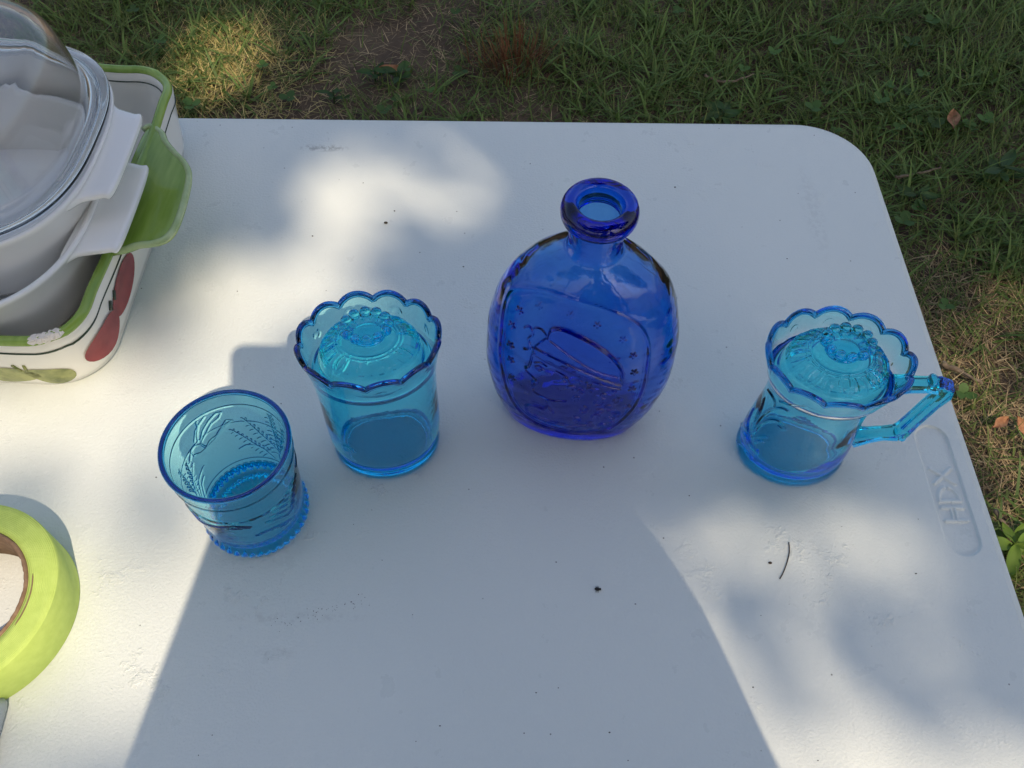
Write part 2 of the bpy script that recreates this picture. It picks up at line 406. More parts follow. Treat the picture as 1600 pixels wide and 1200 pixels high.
for l in ([(300, 735), (285, 640), (290, 540)], [(325, 740), (315, 640), (350, 550)], [(340, 740), (330, 660), (345, 610)]): st.append((cr4(l), W1*1.4, A1))
for l in ([(250, 790), (330, 880), (400, 915), (480, 925), (560, 920), (640, 930)], [(470, 925), (540, 915), (620, 930), (540, 935), (470, 925)]): st.append((cr4(l, False), W1*2, A1*1.3))
for i in range(7): st.append((cr4([(740+i*22, 900-i*32), (800+i*14, 880-i*36), (880+i*6, 850-i*40), (915, 800-i*40)], False), W1, A1))
for i in range(9): st.append((cr4([(680+i*22, 985-i*8), (720+i*22, 965-i*10), (770+i*20, 955-i*12)], False), W1*.9, A1))
st += [(np.array([[0, .0715], [2*PI*RT, .0715]]), .0005, .0006), (np.array([[0, .0165], [2*PI*RT, .0165]]), .0006, .0007)]
TH_ = np.arange(440)*2*PI/440
def tum_o(th, r, z):
    zz = z[0]
    h = relief(th*RT, z, st) if .013 < zz < .075 else np.zeros_like(r)
    if r[0] > .025 and zz < .014: h = h+.0026*np.abs(np.cos(21*th))**.55*max(0, 1-((zz-.006)/.0075)**2)
    if .010 < r[0] < .024 and zz < .002: pass
    return r+h, z
def tum_i(th, r, z):
    if z[0] < .0105 and .0145 < r[0] < .0235:
        z = z+.0013*np.abs(np.sin(16*th))**.8*max(0, 1-((r[0]-.019)/.0045)**2)
    return r, z
V, F = vessel([(.002, .003), (.020, .003), (.024, .0006), (.0275, .0006), (.0292, .002), (.0295, .012), (.0300, .0145), (.0312, .030), (.0325, .052), (.0338, .070), (.0349, .0835)],
              [(.0326, .0835), (.0308, .060), (.0285, .030), (.0268, .0150), (.0245, .0100), (.018, .0093), (.002, .0093)], 440, .00055, tum_o, tum_i)
flip_check(mesh_obj('body', V, F, M['turq'], tum))
V, F = ring_tube(.0339, .0838, .0016, 160, 12); flip_check(mesh_obj('rim', V, F, M['turq_rim'], tum))

# ---- jar, mug and their lids
NSC = 12
def scal(th, ph): return np.abs(np.sin(NSC/2*(th+ph)))**.65
def sstep(a, b, x): t = np.clip((x-a)/(b-a), 0, 1); return t*t*(3-2*t)
def jar_body(ph, outer, inner, strokes, h):
    def fo(th, r, z):
        k = sstep(.074, h, z)
        rl = relief((th % (2*PI))*.034, z, strokes) if len(strokes) and .008 < z[0] < .092 else 0
        return r+k*.0012*scal(th, ph)+rl, z+k*(.0052*scal(th, ph)-.0030)
    def fi(th, r, z):
        k = sstep(.078, h, z); return r+k*.0012*scal(th, ph), z+k*(.0052*scal(th, ph)-.0030)
    return vessel(outer, inner, 336, .0006, fo, fi)
def curl(u, z, s=1.0, flip=1, w=.0005, a=.0008):
    t = np.linspace(0, 4.6, 26); rr = .0042*s*(1-t/6.2)
    return (np.c_[u+flip*rr*np.cos(t), z+rr*np.sin(t)], w, a)
def make_lid(name, label, loc, rotz, kk):
    lid = empty(name, loc, rotz); lid.scale = (kk[0], kk[0]*OV, 1.0); tag(lid, label, 'glass lid', 'domed lids set inside turquoise glass vessels')
    prof = [(.0345, 0), (.0345, .0022), (.0318, .0034), (.0312, .0046), (.0304, .0095), (.0276, .0152), (.0222, .0196), (.0145, .0222), (.009, .0230)]
    ls = []
    for k in range(8):                      # feathered ovals hanging round the knob
        u = k*2*PI/8
        for rx, ry in ((.17, .0075), (.11, .0052)):
            t = np.linspace(0, 2*PI, 28); ls.append((np.c_[u+rx*np.cos(t), .0155+ry*np.sin(t)-.0016*np.abs(np.cos(t))], None, .00065))
        for d in (.26, .33, .39):
            t = np.linspace(0, 1, 8); ls.append((np.c_[u+d+.05*np.sin(t*2), .0105+(d-.26)*.018+t*.0105], None, .0006))
            ls.append((np.c_[u+d+.03+.04*np.sin(t*2), .0115+t*.009], None, .0005))
    # arc length coordinate measured from the knob outwards
    P = profile(prof, .0005); ss = np.r_[0, np.cumsum(np.hypot(*np.diff(P, axis=0).T))]; tot = ss[-1]
    ls = [(np.c_[(p[:, 0] % (2*PI+1))*.022, p[:, 1]], .00045, a) for p, w_, a in ls]
    nth = 300; th = np.arange(nth)*2*PI/nth; rr = []
    for (r, z), s_ in zip(P, ss):
        h = 1.7*relief(th*.022, np.full(nth, tot-s_), ls) if .003 < tot-s_ < .026 else 0
        rr.append(np.c_[(r+h*.5)*np.cos(th), (r+h*.5)*np.sin(th), np.full(nth, z)+h])
    rr.append(np.c_[.0088*np.cos(th), .0088*np.sin(th), np.full(nth, .0232)])
    inn = [(.0325, 0), (.0292, .0012), (.0280, .0075), (.0248, .0125), (.019, .0164), (.010, .0188), (.002, .0192)]
    V, F = rings(rr[::-1]+[] , True, False) if False else rings([np.c_[.002*np.cos(th), .002*np.sin(th), np.full(nth, .0234)]]+rr[::-1]+[np.c_[r*np.cos(th), r*np.sin(th), np.full(nth, z)] for r, z in profile(inn, .0012)])
    flip_check(mesh_obj('dome', V, F, M['turq'], lid))
    # crown-shaped knob with beads
    kth = np.arange(96)*2*PI/96; kr = []
    for r, z in profile([(.002, .0237), (.0090, .0237), (.0096, .0242), (.0088, .0252), (.0092, .0262), (.0112, .0282), (.0130, .0298), (.0132, .0308), (.0114, .0312), (.006, .0296), (.002, .0290)], .0007):
        fl = 1+.07*np.cos(12*kth)*(r > .0085)*(z > .0255)
        kr.append(np.c_[r*fl*np.cos(kth), r*fl*np.sin(kth), np.full(96, z)])
    V, F = rings(kr); knob = flip_check(mesh_obj('knob', V, F, M['turq'], lid))
    bv, bf = ball((0, 0, 0), .0032, 14, 8); bme = None
    for k in range(12):
        a = 2*PI*k/12
        if bme is None:
            o = flip_check(mesh_obj('bead', bv, bf, M['turq'], knob)); bme = o.data
        else:
            o = bpy.data.objects.new('bead', bme); C.objects.link(o); o.parent = knob
        o.location = (.0124*math.cos(a), .0124*math.sin(a), .0330)
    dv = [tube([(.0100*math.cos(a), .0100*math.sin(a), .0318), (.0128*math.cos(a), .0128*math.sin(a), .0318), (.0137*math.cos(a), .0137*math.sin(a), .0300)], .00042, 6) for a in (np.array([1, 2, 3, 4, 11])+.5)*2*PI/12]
    V, F = join(dv); mesh_obj('crevice_dirt', V, F, M['dirt'], knob)
    return lid
jx, jy, mx_, my_ = -.0790, .2858, .1818, .2925
OV = .82                                    # the jar and the mug are oval in plan
JK, MK = (.955, 1.165), (1.0, 1.085)        # girth and height of each against the drawn profile
JA, MA = R(10), 0.0
def oval(V, k): return V*np.array([k[0], k[0]*OV, k[1]])
JH = .0965
jo = [(.002, .002), (.026, .002), (.030, .0006), (.0335, .0008), (.0352, .004), (.0350, .0085), (.0338, .0112), (.0345, .0145), (.0362, .020), (.0366, .034), (.0364, .050), (.0366, .066), (.0378, .079), (.0392, .089), (.0406, JH)]
ji = [(.0378, JH), (.0362, .0880), (.0352, .0795), (.0328, .0782), (.0328, .070), (.0328, .050), (.0328, .030), (.0318, .0150), (.0280, .0105), (.018, .0096), (.002, .0096)]
jar = empty('covered_jar', (jx, jy, TZ), JA); tag(jar, 'flared turquoise glass jar without handle, scalloped blue rim', 'jar')
js = [curl(.034*a, z, s, f) for a, z, s, f in ((1.1, .086, .8, 1), (1.9, .087, .7, -1), (2.5, .086, .8, 1), (.5, .085, .7, -1), (4.0, .030, 1.2, 1))]
V, F = jar_body(.1, jo, ji, js, JH); V = oval(V, JK); flip_check(mesh_obj('body', V, F, M['turq'], jar))
def rimf(ph): return lambda th, r, z: (r+.0012*scal(th, ph), z+.0052*scal(th, ph)-.0030)
V, F = ring_tube(.0392, JH+.0004, .0019, 336, 12, rimf(.1)); V = oval(V, JK); flip_check(mesh_obj('rim', V, F, M['turq_rim'], jar))
make_lid('jar_lid', 'domed turquoise lid with beaded knob inside the jar that has no handle', (jx, jy, TZ+.0800*JK[1]), JA, JK)
mug = empty('covered_mug', (mx_, my_, TZ)); tag(mug, 'turquoise pressed glass mug with angular handle and scalloped blue rim', 'mug')
mo = [(.002, .002), (.024, .002), (.029, .0006), (.0325, .0008), (.0345, .004), (.0346, .008), (.0332, .0112), (.0338, .0140), (.0340, .022), (.0328, .036), (.0312, .050), (.0312, .062), (.0330, .073), (.0366, .084), (.0402, JH)]
mi = [(.0376, JH), (.0364, .0880), (.0354, .0795), (.0312, .0782), (.0284, .068), (.0278, .056), (.0285, .040), (.0298, .026), (.0290, .0150), (.0262, .0105), (.018, .0096), (.002, .0096)]
ms = [curl(.034*a, z, s, f) for a, z, s, f in ((1.5, .087, .8, 1), (2.1, .086, .7, -1), (2.8, .086, .8, 1))]
MU = lambda px, py: (lambda p: ((math.atan2((p[1]-my_)/OV, p[0]-mx_) % (2*PI))*.034, p[2]/MK[1]))(at_cyl(px, py, mx_, my_+.0, .0310, False))
c5 = lambda l: np.array([MU(1130+a/6.667, 600+b/6.667) for a, b in l])
for l in ([(340, 500), (380, 380), (440, 300), (520, 265), (600, 260), (660, 290)], [(340, 520), (390, 430), (460, 385), (540, 400), (610, 490), (580, 490), (540, 450)], [(330, 540), (350, 400), (400, 250), (430, 150)],
          [(310, 540), (300, 400), (340, 260)], [(350, 550), (400, 540), (450, 555)], [(350, 600), (380, 590), (420, 600)], [(230, 420), (260, 500), (300, 570), (320, 640)], [(600, 180), (720, 205), (860, 225)], [(190, 560), (240, 640), (290, 720), (300, 770)], [(370, 690), (350, 740), (345, 780)], [(480, 60), (520, 110), (540, 180), (520, 240)]):
    ms.append((catmull(c5(l), 4), .0007, .0011))
V, F = jar_body(.32, mo, mi, ms, JH); V = oval(V, MK); flip_check(mesh_obj('body', V, F, M['turq'], mug))
V, F = ring_tube(.0390, JH+.0004, .0019, 336, 12, rimf(.32)); V = oval(V, MK); flip_check(mesh_obj('rim', V, F, M['turq_rim'], mug))
make_lid('mug_lid', 'domed turquoise lid with beaded knob inside the mug that has a handle', (mx_, my_, TZ+.0800*MK[1]), MA, MK)
# angular handle
def bar(path, w_, h_, n=2):
    P = np.asarray(path, float); out = []
    for i in range(len(P)):
        t = P[min(i+1, len(P)-1)]-P[max(i-1, 0)]; t /= np.linalg.norm(t); nrm = np.array([-t[2], 0, t[0]])
        cs = []
        for a in np.arange(16)*2*PI/16+PI/16:
            c, s_ = math.cos(a), math.sin(a); e = .36
            cs.append(P[i]+np.array([0, 1, 0])*w_[i]*np.sign(c)*abs(c)**e+nrm*h_[i]*np.sign(s_)*abs(s_)**e)
        out.append(np.array(cs))
    return rings(out)
HP = [(.0360, 0, .0870), (.0450, 0, .0895), (.0540, 0, .0915), (.0600, 0, .0922), (.0640, 0, .0908), (.0646, 0, .0865), (.0628, 0, .0770), (.0592, 0, .0540), (.0578, 0, .0430), (.0550, 0, .0385), (.0480, 0, .0360), (.0410, 0, .0320), (.0325, 0, .0275)]
HA = R(-7)
V, F = bar(HP, [.0052, .0044, .0042, .0046, .0050, .0050, .0044, .0044, .0048, .0046, .0040, .0044, .0056], [.0050, .0038, .0036, .0040, .0042, .0042, .0038, .0038, .0042, .0040, .0036, .0042, .0064])
hd = flip_check(mesh_obj('handle', V, F, M['turq'], mug, rotz=HA, smooth=False))
for (r_, z_, q_) in ((.0545, .0960, .0030), (.0600, .0365, .0028)):
    V, F = ball((r_, 0, z_), q_, 12, 8, (1, 1.5, 1)); flip_check(mesh_obj('thumb_knob', V, F, M['turq'], hd))

# ---- cobalt flask
bx, by, BYAW = .0405, .3205, R(-5)
flask = empty('embossed_flask', (bx, by, TZ), BYAW); tag(flask, 'cobalt blue glass flask embossed with a capped head in profile', 'glass bottle')
ZP = 1.025*np.array([0, .004, .03, .06, .085, .108, .127, .138, .145, .1495, .1535, .160, .176])
AP = np.array([.0435, .0455, .0535, .0572, .0564, .0522, .0450, .0368, .0282, .0202, .0154, .0145, .0145])
BP = np.array([.0265, .0280, .0310, .0320, .0314, .0294, .0264, .0236, .0206, .0176, .0151, .0145, .0145])
NP_ = np.array([2.1, 2.15, 2.35, 2.45, 2.45, 2.35, 2.2, 2.1, 2.0, 2.0, 2, 2, 2])
def smooth_interp(z, zp, fp):               # monotone cubic
    d = np.diff(fp)/np.diff(zp); mm = np.r_[d[0], np.where(d[:-1]*d[1:] > 0, 2*d[:-1]*d[1:]/(d[:-1]+d[1:]+1e-12), 0), d[-1]]
    i = np.clip(np.searchsorted(zp, z)-1, 0, len(zp)-2); h = zp[i+1]-zp[i]; t = (z-zp[i])/h
    return (2*t**3-3*t**2+1)*fp[i]+(t**3-2*t**2+t)*h*mm[i]+(-2*t**3+3*t**2)*fp[i+1]+(t**3-t**2)*h*mm[i+1]
def P8(a, b):                               # design pixel -> (x, z) on the front of the flask
    p = at_plane(760+a/5.217, 470+b/5.217, by-.0305); d = rot((p[0]-bx, p[1]-by), -BYAW); return d[0], p[2]
c8 = lambda l, k=4: catmull([P8(*q) for q in l], k)
bs = []
fr = [(225, 130), (140, 190), (100, 300), (90, 450), (85, 580), (110, 700), (160, 850), (240, 960), (360, 1030), (520, 1070), (760, 1090), (950, 1060), (1080, 1000), (1200, 880), (1280, 720), (1310, 560), (1320, 420), (1280, 310), (1200, 230), (1060, 160), (900, 115), (700, 80), (560, 70), (370, 85), (225, 130)]
bs.append((c8(fr), .0009, .00105)); bs.append((c8([(700+(a-700)*.955, 580+(b-580)*.955) for a, b in fr]), .0006, .00030))
for l, wd, am in (([(375, 470), (600, 545), (850, 625), (1085, 690)], .0007, .0011), ([(400, 425), (600, 485), (850, 575), (1090, 660)], .0007, .0011),
                  ([(505, 340), (530, 285), (620, 268), (760, 310), (900, 370), (1020, 450), (1090, 540), (1105, 620)], .0008, .0014), ([(500, 345), (600, 400), (700, 455), (870, 540), (1060, 595)], .0006, .0010),
                  ([(300, 325), (340, 308), (370, 350), (335, 390), (345, 450), (300, 462)], .0007, .0013), ([(370, 350), (385, 310), (440, 305), (490, 345)], .0006, .0010), ([(370, 440), (395, 470)], .0006, .0011),
                  ([(375, 470), (360, 530), (340, 580), (312, 595), (325, 618), (365, 640), (380, 652), (402, 668), (370, 688), (388, 702), (370, 728), (388, 760), (440, 782), (540, 802), (650, 795)], .0006, .0012),
                  ([(400, 560), (430, 552), (460, 572), (430, 586), (402, 572)], .0005, .0009), ([(395, 535), (440, 525), (490, 545)], .0006, .0007),
                  ([(480, 805), (500, 860), (545, 912)], .0006, .0008), ([(310, 912), (335, 890), (400, 880), (470, 895)], .0006, .0010), ([(310, 912), (345, 965), (480, 1000), (640, 1015), (780, 995)], .0007, .0011),
                  ([(360, 945), (480, 975), (640, 995)], .0005, .0008), ([(690, 1040), (760, 1000), (860, 990)], .0005, .0009), ([(570, 570), (640, 600), (680, 655)], .0005, .0008), ([(600, 580), (650, 630)], .0005, .0008)):
    bs.append((c8(l), wd, am))
rr_ = random.Random(3)
for cx, cyy, q in ((650, 620, 34), (700, 690, 36), (745, 770, 42), (775, 715, 34), (850, 700, 36), (830, 640, 30), (905, 790, 44), (785, 860, 46), (960, 735, 36), (1000, 830, 40), (1050, 780, 34), (900, 915, 42), (1015, 920, 44), (950, 1000, 40), (1060, 915, 34), (850, 975, 36), (930, 870, 34), (1040, 700, 30), (760, 640, 28), (730, 950, 38), (1020, 985, 30), (700, 1020, 30)):
    a0 = rr_.random()*6; t = np.linspace(a0, a0+4.3, 12)
    bs.append((np.array([P8(cx+q*math.cos(x)*(1-.06*i), cyy+q*.75*math.sin(x)*(1-.06*i)) for i, x in enumerate(t)]), .00055, .0012))
for sxx, syy in ((410, 168), (680, 172), (900, 235), (1110, 335), (1195, 455), (1205, 580), (1185, 712), (1150, 858), (250, 235), (188, 345), (180, 475), (185, 580), (195, 715)):
    for k in range(5):
        a = k*2*PI/5+.3; bs.append((np.array([P8(sxx, syy), P8(sxx+27*math.cos(a), syy+20*math.sin(a))]), .00045, .0011))
def fills(X, Z, polys):                     # raised flat shapes with soft shoulders
    H = np.zeros_like(X)
    for P, soft, amp in polys:
        if Z[0] < P[:, 1].min()-.002 or Z[0] > P[:, 1].max()+.002: continue
        inside = np.zeros(len(X), bool); D = np.full(len(X), 1e9)
        for a, b in zip(P, np.roll(P, -1, 0)):
            c = (a[1] > Z) != (b[1] > Z)
            with np.errstate(divide='ignore', invalid='ignore'): inside ^= c & (X < (b[0]-a[0])*(Z-a[1])/(b[1]-a[1]+1e-12)+a[0])
            d = b-a; t = np.clip(((X-a[0])*d[0]+(Z-a[1])*d[1])/(d@d+1e-15), 0, 1); D = np.minimum(D, np.hypot(X-a[0]-t*d[0], Z-a[1]-t*d[1]))
        sd_ = np.where(inside, D, -D); t = np.clip((sd_+soft*.5)/soft, 0, 1); H = np.maximum(H, amp*t*t*(3-2*t))
    return H
head = c8([(375, 470), (350, 545), (340, 580), (312, 595), (325, 618), (365, 640), (380, 652), (402, 668), (370, 688), (388, 702), (370, 728), (388, 760), (440, 782), (490, 800), (500, 850), (470, 885), (400, 880), (330, 892), (310, 912), (345, 965), (480, 1003), (640, 1022), (780, 1015), (900, 1010), (1030, 985), (1085, 920), (1040, 860), (1075, 790), (1060, 740), (1090, 690), (850, 620), (600, 540)], 3)
cap = c8([(380, 465), (395, 420), (480, 350), (505, 340), (530, 285), (620, 268), (760, 310), (900, 370), (1020, 450), (1090, 540), (1105, 620), (1090, 690), (850, 622), (600, 542)], 3)
FP = [(head, .0011, .0009), (cap, .0010, .0014)]
thu = np.arange(720)/720; nth = 720; th0 = (2*PI*thu+.62*np.sin(2*PI*thu+PI/2-PI)) if False else None
_a = np.linspace(0, 2*PI, 4001); _d = 1+2.2*np.exp(-((_a-1.5*PI)/.75)**2); _c = np.r_[0, np.cumsum((_d[1:]+_d[:-1])/2)]; th0 = np.interp(np.arange(nth)/nth*_c[-1], _c, _a)
def sup(a, b, n_, th):
    c, s_ = np.cos(th), np.sin(th); return a*np.sign(c)*np.abs(c)**(2/n_), b*np.sign(s_)*np.abs(s_)**(2/n_)
thd = th0
rr = []
for r_ in (.05, .45, .78): rr.append(np.c_[.0435*r_*np.cos(thd), .0265*r_*np.sin(thd), np.full(nth, .0035)])
rr.append(np.c_[.0435*.9*np.cos(thd), .0265*.9*np.sin(thd), np.full(nth, .0008)])
for z in np.r_[np.linspace(.0006, .010, 14), np.linspace(.0105, .130, 330), np.linspace(.1305, .1804, 60)]:
    a, b, n_ = (smooth_interp(np.array([z]), ZP, q)[0] for q in (AP, BP, NP_))
    x, y = sup(a, b, n_, thd)
    front = (y < -.3*b)
    h = (1.0*relief(x, np.full(nth, z), bs)+fills(x, np.full(nth, z), FP))*front if .004 < z < .152 else np.zeros(nth)
    # gentle swirls of old mould-blown glass on the shoulders
    h = h+.0004*np.sin(9*thd+40*z)*sstep(.1, .13, z)*(1-sstep(.14, .155, z))
    nx, ny = np.cos(thd)/a, np.sin(thd)/b; L = np.hypot(nx, ny)
    rr.append(np.c_[x+h*nx/L, y+h*ny/L, np.full(nth, z)])
tk = .0036
for z in np.r_[np.linspace(.1804, .15, 14), np.linspace(.148, .012, 60)]:
    a, b, n_ = (smooth_interp(np.array([z]), ZP, q)[0] for q in (AP, BP, NP_))
    x, y = sup(a-tk, b-tk, n_, thd); wv = 1+.008*np.sin(5*thd+60*z)*(z < .14); rr.append(np.c_[x*wv, y*wv, np.full(nth, z)])
for r_, z in ((.95, .009), (.8, .0078), (.4, .0085), (.05, .009)): rr.append(np.c_[.040*r_*np.cos(thd), .0235*r_*np.sin(thd), np.full(nth, z)])
V, F = rings(rr); flip_check(mesh_obj('body', V, F, M['cobalt'], flask))
lp_ = np.array([0, .0046])+profile([(.0112, .1735), (.0135, .1722), (.0165, .1725), (.0192, .1750), (.0200, .1785), (.0192, .1822), (.0168, .1848), (.0140, .1852), (.0120, .1838), (.0110, .1805), (.0108, .1765), (.0112, .1735)], .0006)[:-1]
th = np.arange(128)*2*PI/128
V, F = rings([np.c_[r_*np.cos(th), r_*np.sin(th), np.full(128, z)] for r_, z in lp_], closed=True); flip_check(mesh_obj('lip', V, F, M['cobalt'], flask))

# ---------------------------------------------------------------- dishes
def sq(cx, cyy, a, b, n_, z, k=96):         # superellipse ring
    t = np.arange(k)*2*PI/k; c, s_ = np.cos(t), np.sin(t)
    return np.c_[cx+a*np.sign(c)*np.abs(c)**(2/n_), cyy+b*np.sign(s_)*np.abs(s_)**(2/n_), np.full(k, z)]
# ---- painted baker
bk = empty('ceramic_baking_dish', (-.44, .445, TZ)); tag(bk, 'cream ceramic baking dish with green rim and painted fruit, chipped at one corner', 'baking dish')
BA, BB = .1735, .1340                       # half sizes at the rim
def rr_ring(a, b, r, z, n=14, wavef=None):
    P = rrect(-a, a, -b, b, r, n, z)
    # add points along the straight sides
    out = []
    for i in range(len(P)):
        p, q = P[i], P[(i+1) % len(P)]
        k = max(1, int(np.linalg.norm(q-p)/.008)) if np.linalg.norm(q-p) > .03 else 1
        for j in range(k): out.append(p+(q-p)*j/k)
    return np.array(out)
def wave(P, k):
    P = P.copy(); ang = np.abs(P[:, 0])/BA; bng = np.abs(P[:, 1])/BB
    corner = np.clip((ang-.80)/.2, 0, 1)*np.clip((bng-.70)/.3, 0, 1)
    side = np.where(bng > .93, .5+.5*np.cos(P[:, 0]*2*PI/.085), .5+.5*np.cos((P[:, 1])*2*PI/.10))
    P[:, 2] += k*(.003*side-.004*corner); return P
fixn = None
prs = [(.150, .112, .035, .004), (.1640, .1235, .036, .0015), (.1690, .1275, .036, .005), (.1705, .1295, .036, .013), (.1715, .1310, .035, .032), (.1726, .1328, .034, .048), (BA, BB, .033, .0565)]
ref = rr_ring(BA, BB, .033, 0); NB = len(ref)
def morph(a, b, r, z):                      # same count of points for every ring
    P = ref.copy(); sgn = np.sign(P[:, :2]); inner = np.abs(P[:, :2])
    lim = np.array([BA-.033, BB-.033]); base = np.minimum(inner, lim); ex = inner-base
    sc = np.array([(a-r)/lim[0], (b-r)/lim[1]])
    Q = base*sc+ex*(r/.033); return np.c_[sgn*Q, np.full(NB, z)]
rl = [morph(*p) for p in prs[:-1]]+[wave(morph(*prs[-1]), 1)]
rl = [np.c_[p[:, :2], p[:, 2]] for p in rl]
topo = wave(morph(BA-.0005, BB-.0005, .033, .0575), 1); topi = wave(morph(BA-.0065, BB-.0065, .029, .0575), 1)
inner = [topi]+[wave(morph(BA-.0075, BB-.0075, .028, .052), .6), morph(BA-.010, BB-.010, .028, .040), morph(BA-.013, BB-.013, .028, .018), morph(BA-.020, BB-.020, .028, .0095), morph(BA-.034, BB-.034, .02, .0075)]
V, F = rings(rl+[topo]+inner); body = flip_check(mesh_obj('body', V, F, M['glaze'], bk))
# green rim: a rounded bead over the lip
mid = wave(morph(BA-.0032, BB-.0032, .031, .0580), 1)
V, F = tube(mid, .0035, 10, closed=True); flip_check(mesh_obj('rim', V, F, M['green'], bk))
def wall_pt(x=None, y=None, z=.03, off=.0004):            # on the near wall (x given) or on the right wall (y given)
    zs = [p[3] for p in prs]; a = np.interp(z, zs, [p[0] for p in prs]); b = np.interp(z, zs, [p[1] for p in prs])
    return np.array([x, -b-off, z]) if y is None else np.array([a+off, y, z])
# thin dark stripe under the rim on the outside
idx = np.arange(NB); loop = wave(morph(.1727, .1331, .0335, .0475), .9); V, F = tube(loop, .0007, 6, closed=True); mesh_obj('stripe', V, F, M['line'], bk)
loop = wave(morph(BA-.0078, BB-.0078, .028, .0505), .9); V, F = tube(loop, .0006, 6, closed=True); mesh_obj('stripe', V, F, M['line'], bk)
def perim(sv, z, off):                      # sv: metres along the wall from the middle of the right side, + towards the back
    zs = [p[3] for p in prs]; a, b, r_ = (np.interp(z, zs, [p[i] for p in prs]) for i in range(3))
    P = morph(a+off, b+off, r_+off, z); k0 = int(np.argmin(np.hypot(P[:, 0]-a, P[:, 1])));  P = np.roll(P, -k0, 0)
    P[0, 1] = P[0, 1]; y0_ = P[0, 1]; dd = np.linalg.norm(np.diff(np.r_[P, P[:1]], axis=0), axis=1); S_ = np.r_[0, np.cumsum(dd)]
    u = (sv-y0_) % S_[-1]; return np.array([np.interp(u, S_, np.r_[P[:, i], P[:1, i]]) for i in range(3)])
def near_s(x): return -((.131-.0355)+PI*.0355/2+(.1705-.0355-x))
def decal(name, outline, side, m, off=.0005):             # painted fruit following the wall
    P = [wall_pt(x=u, z=v, off=off) if side == 'near' else perim(u, v, off) for u, v in outline]
    c = np.mean(outline, 0); cpt = wall_pt(x=c[0], z=c[1], off=off+.0004) if side == 'near' else perim(c[0], c[1], off+.0002)
    k = len(P); V = []
    for f_ in (1.0, .7, .4, .12):
        for u, v in outline:
            a_, b_ = c[0]+(u-c[0])*f_, c[1]+(v-c[1])*f_; V.append(perim(near_s(a_), b_, off) if side == 'near' else perim(a_, b_, off))
    F = [[r_*k+i, r_*k+(i+1) % k, (r_+1)*k+(i+1) % k, (r_+1)*k+i] for r_ in range(3) for i in range(k)]+[[3*k+i for i in range(k)]]; V = np.array(V)
    return mesh_obj(name, V, F, m, bk)
def pear(cx, cz, L, Hh, tilt, k=28):
    t = np.arange(k)*2*PI/k; u = np.cos(t)*L; v = np.sin(t)*Hh*(1-.38*np.cos(t)); c, s_ = math.cos(tilt), math.sin(tilt)
    return np.c_[cx+u*c-v*s_, cz+u*s_+v*c]
def ell(cx, cz, a, b, tilt=0, k=28):
    t = np.arange(k)*2*PI/k; u = np.cos(t)*a; v = np.sin(t)*b; c, s_ = math.cos(tilt), math.sin(tilt); return np.c_[cx+u*c-v*s_, cz+u*s_+v*c]
def nearuv(px, py):
    p = at_plane(px, py, .445-.130); return p[0]+.44, p[2]
n1 = nearuv(78, 588); n2 = nearuv(26, 587)
decal('painted_pear', pear(n1[0], .0190, .0165, .0092, R(160)), 'near', M['olive'])
decal('painted_pear', pear(n2[0], .0190, .0170, .0092, R(4)), 'near', M['olive'])
for u, tl in ((n1[0]-.0155, R(150)), (n2[0]+.010, R(80))):
    V, F = tube([wall_pt(x=u+.000, z=.0250, off=.0004), wall_pt(x=u-.003 if tl > 2 else u+.001, z=.0320, off=.0004)], .0010, 6); mesh_obj('painted_stem', V, F, M['olive'], bk)
for yc, zc, a, b, tl in ((.385, .030, .0250, .0135, .10), (.343, .026, .0210, .0130, -.05)):
    decal('painted_tomato', ell(yc-.445, zc, a, b, tl), 'right', M['red'], off=.0006 if yc > .36 else .0010)
for yc in (.358, .367): 
    V, F = tube([wall_pt(y=yc-.445, z=.036, off=.0008), wall_pt(y=yc-.445+.004, z=.041, off=.0006)], .0012, 6); mesh_obj('painted_stem', V, F, M['line'], bk)
# chipped spot on the near right corner of the rim
ci = np.argmin(np.hypot(mid[:, 0]-(BA-.017), mid[:, 1]+(BB-.001)))
cv = [ball(mid[(ci+k) % NB]+np.array([0, -.0006, .0016]), .0038+.0006*random.random(), 9, 6, (1, 1, .6)) for k in (-2, -1, 0, 1, 2)]
V, F = join(cv); V = V+rng.normal(0, .0004, V.shape); mesh_obj('chip', V, F, M['chip'], bk, smooth=False)
# handle tabs at both ends
def tab(parent, pts, z0, z1, th_, m, name, inset=None, dome=.0):
    P = catmull(pts, 6, closed=True); c = P.mean(0); rr2 = []
    for f, dz in ((.80, -th_), (.95, -th_*.85), (1.0, -th_*.5), (.985, -th_*.12), (.95, 0), (.80, dome), (.4, dome)):
        Q = c+(P-c)*f; t = np.clip((Q[:, 0]-P[:, 0].min())/(np.ptp(P[:, 0])), 0, 1)
        if parent is None: pass
        rr2.append(np.c_[Q, z0+(z1-z0)*t+dz])
    V, F = rings(rr2); return flip_check(mesh_obj(name, V, F, m, parent))
hp = [(-.276, .392), (-.262, .388), (-.250, .393), (-.238, .395), (-.2305, .401), (-.2275, .415), (-.2278, .440), (-.2302, .459), (-.2370, .472), (-.247, .483), (-.256, .494), (-.2635, .506), (-.276, .508), (-.278, .45)]
hp = np.array(hp)-np.array([-.44, .445])
h1 = tab(bk, hp, .0600, .0640, .0075, M['green'], 'handle')
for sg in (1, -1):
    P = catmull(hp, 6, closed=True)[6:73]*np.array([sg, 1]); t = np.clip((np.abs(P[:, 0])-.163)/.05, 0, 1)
    V, F = tube(np.c_[P*.992, .0602+.004*t-.0016], .0024, 8); flip_check(mesh_obj('handle_edge_highlight', V, F, M['green_highlight'], bk))  # bead along the handle's outer edge, its pale colour painting a highlight
h2 = tab(bk, hp*np.array([-1, 1]), .0640, .0600, .0075, M['green'], 'handle')
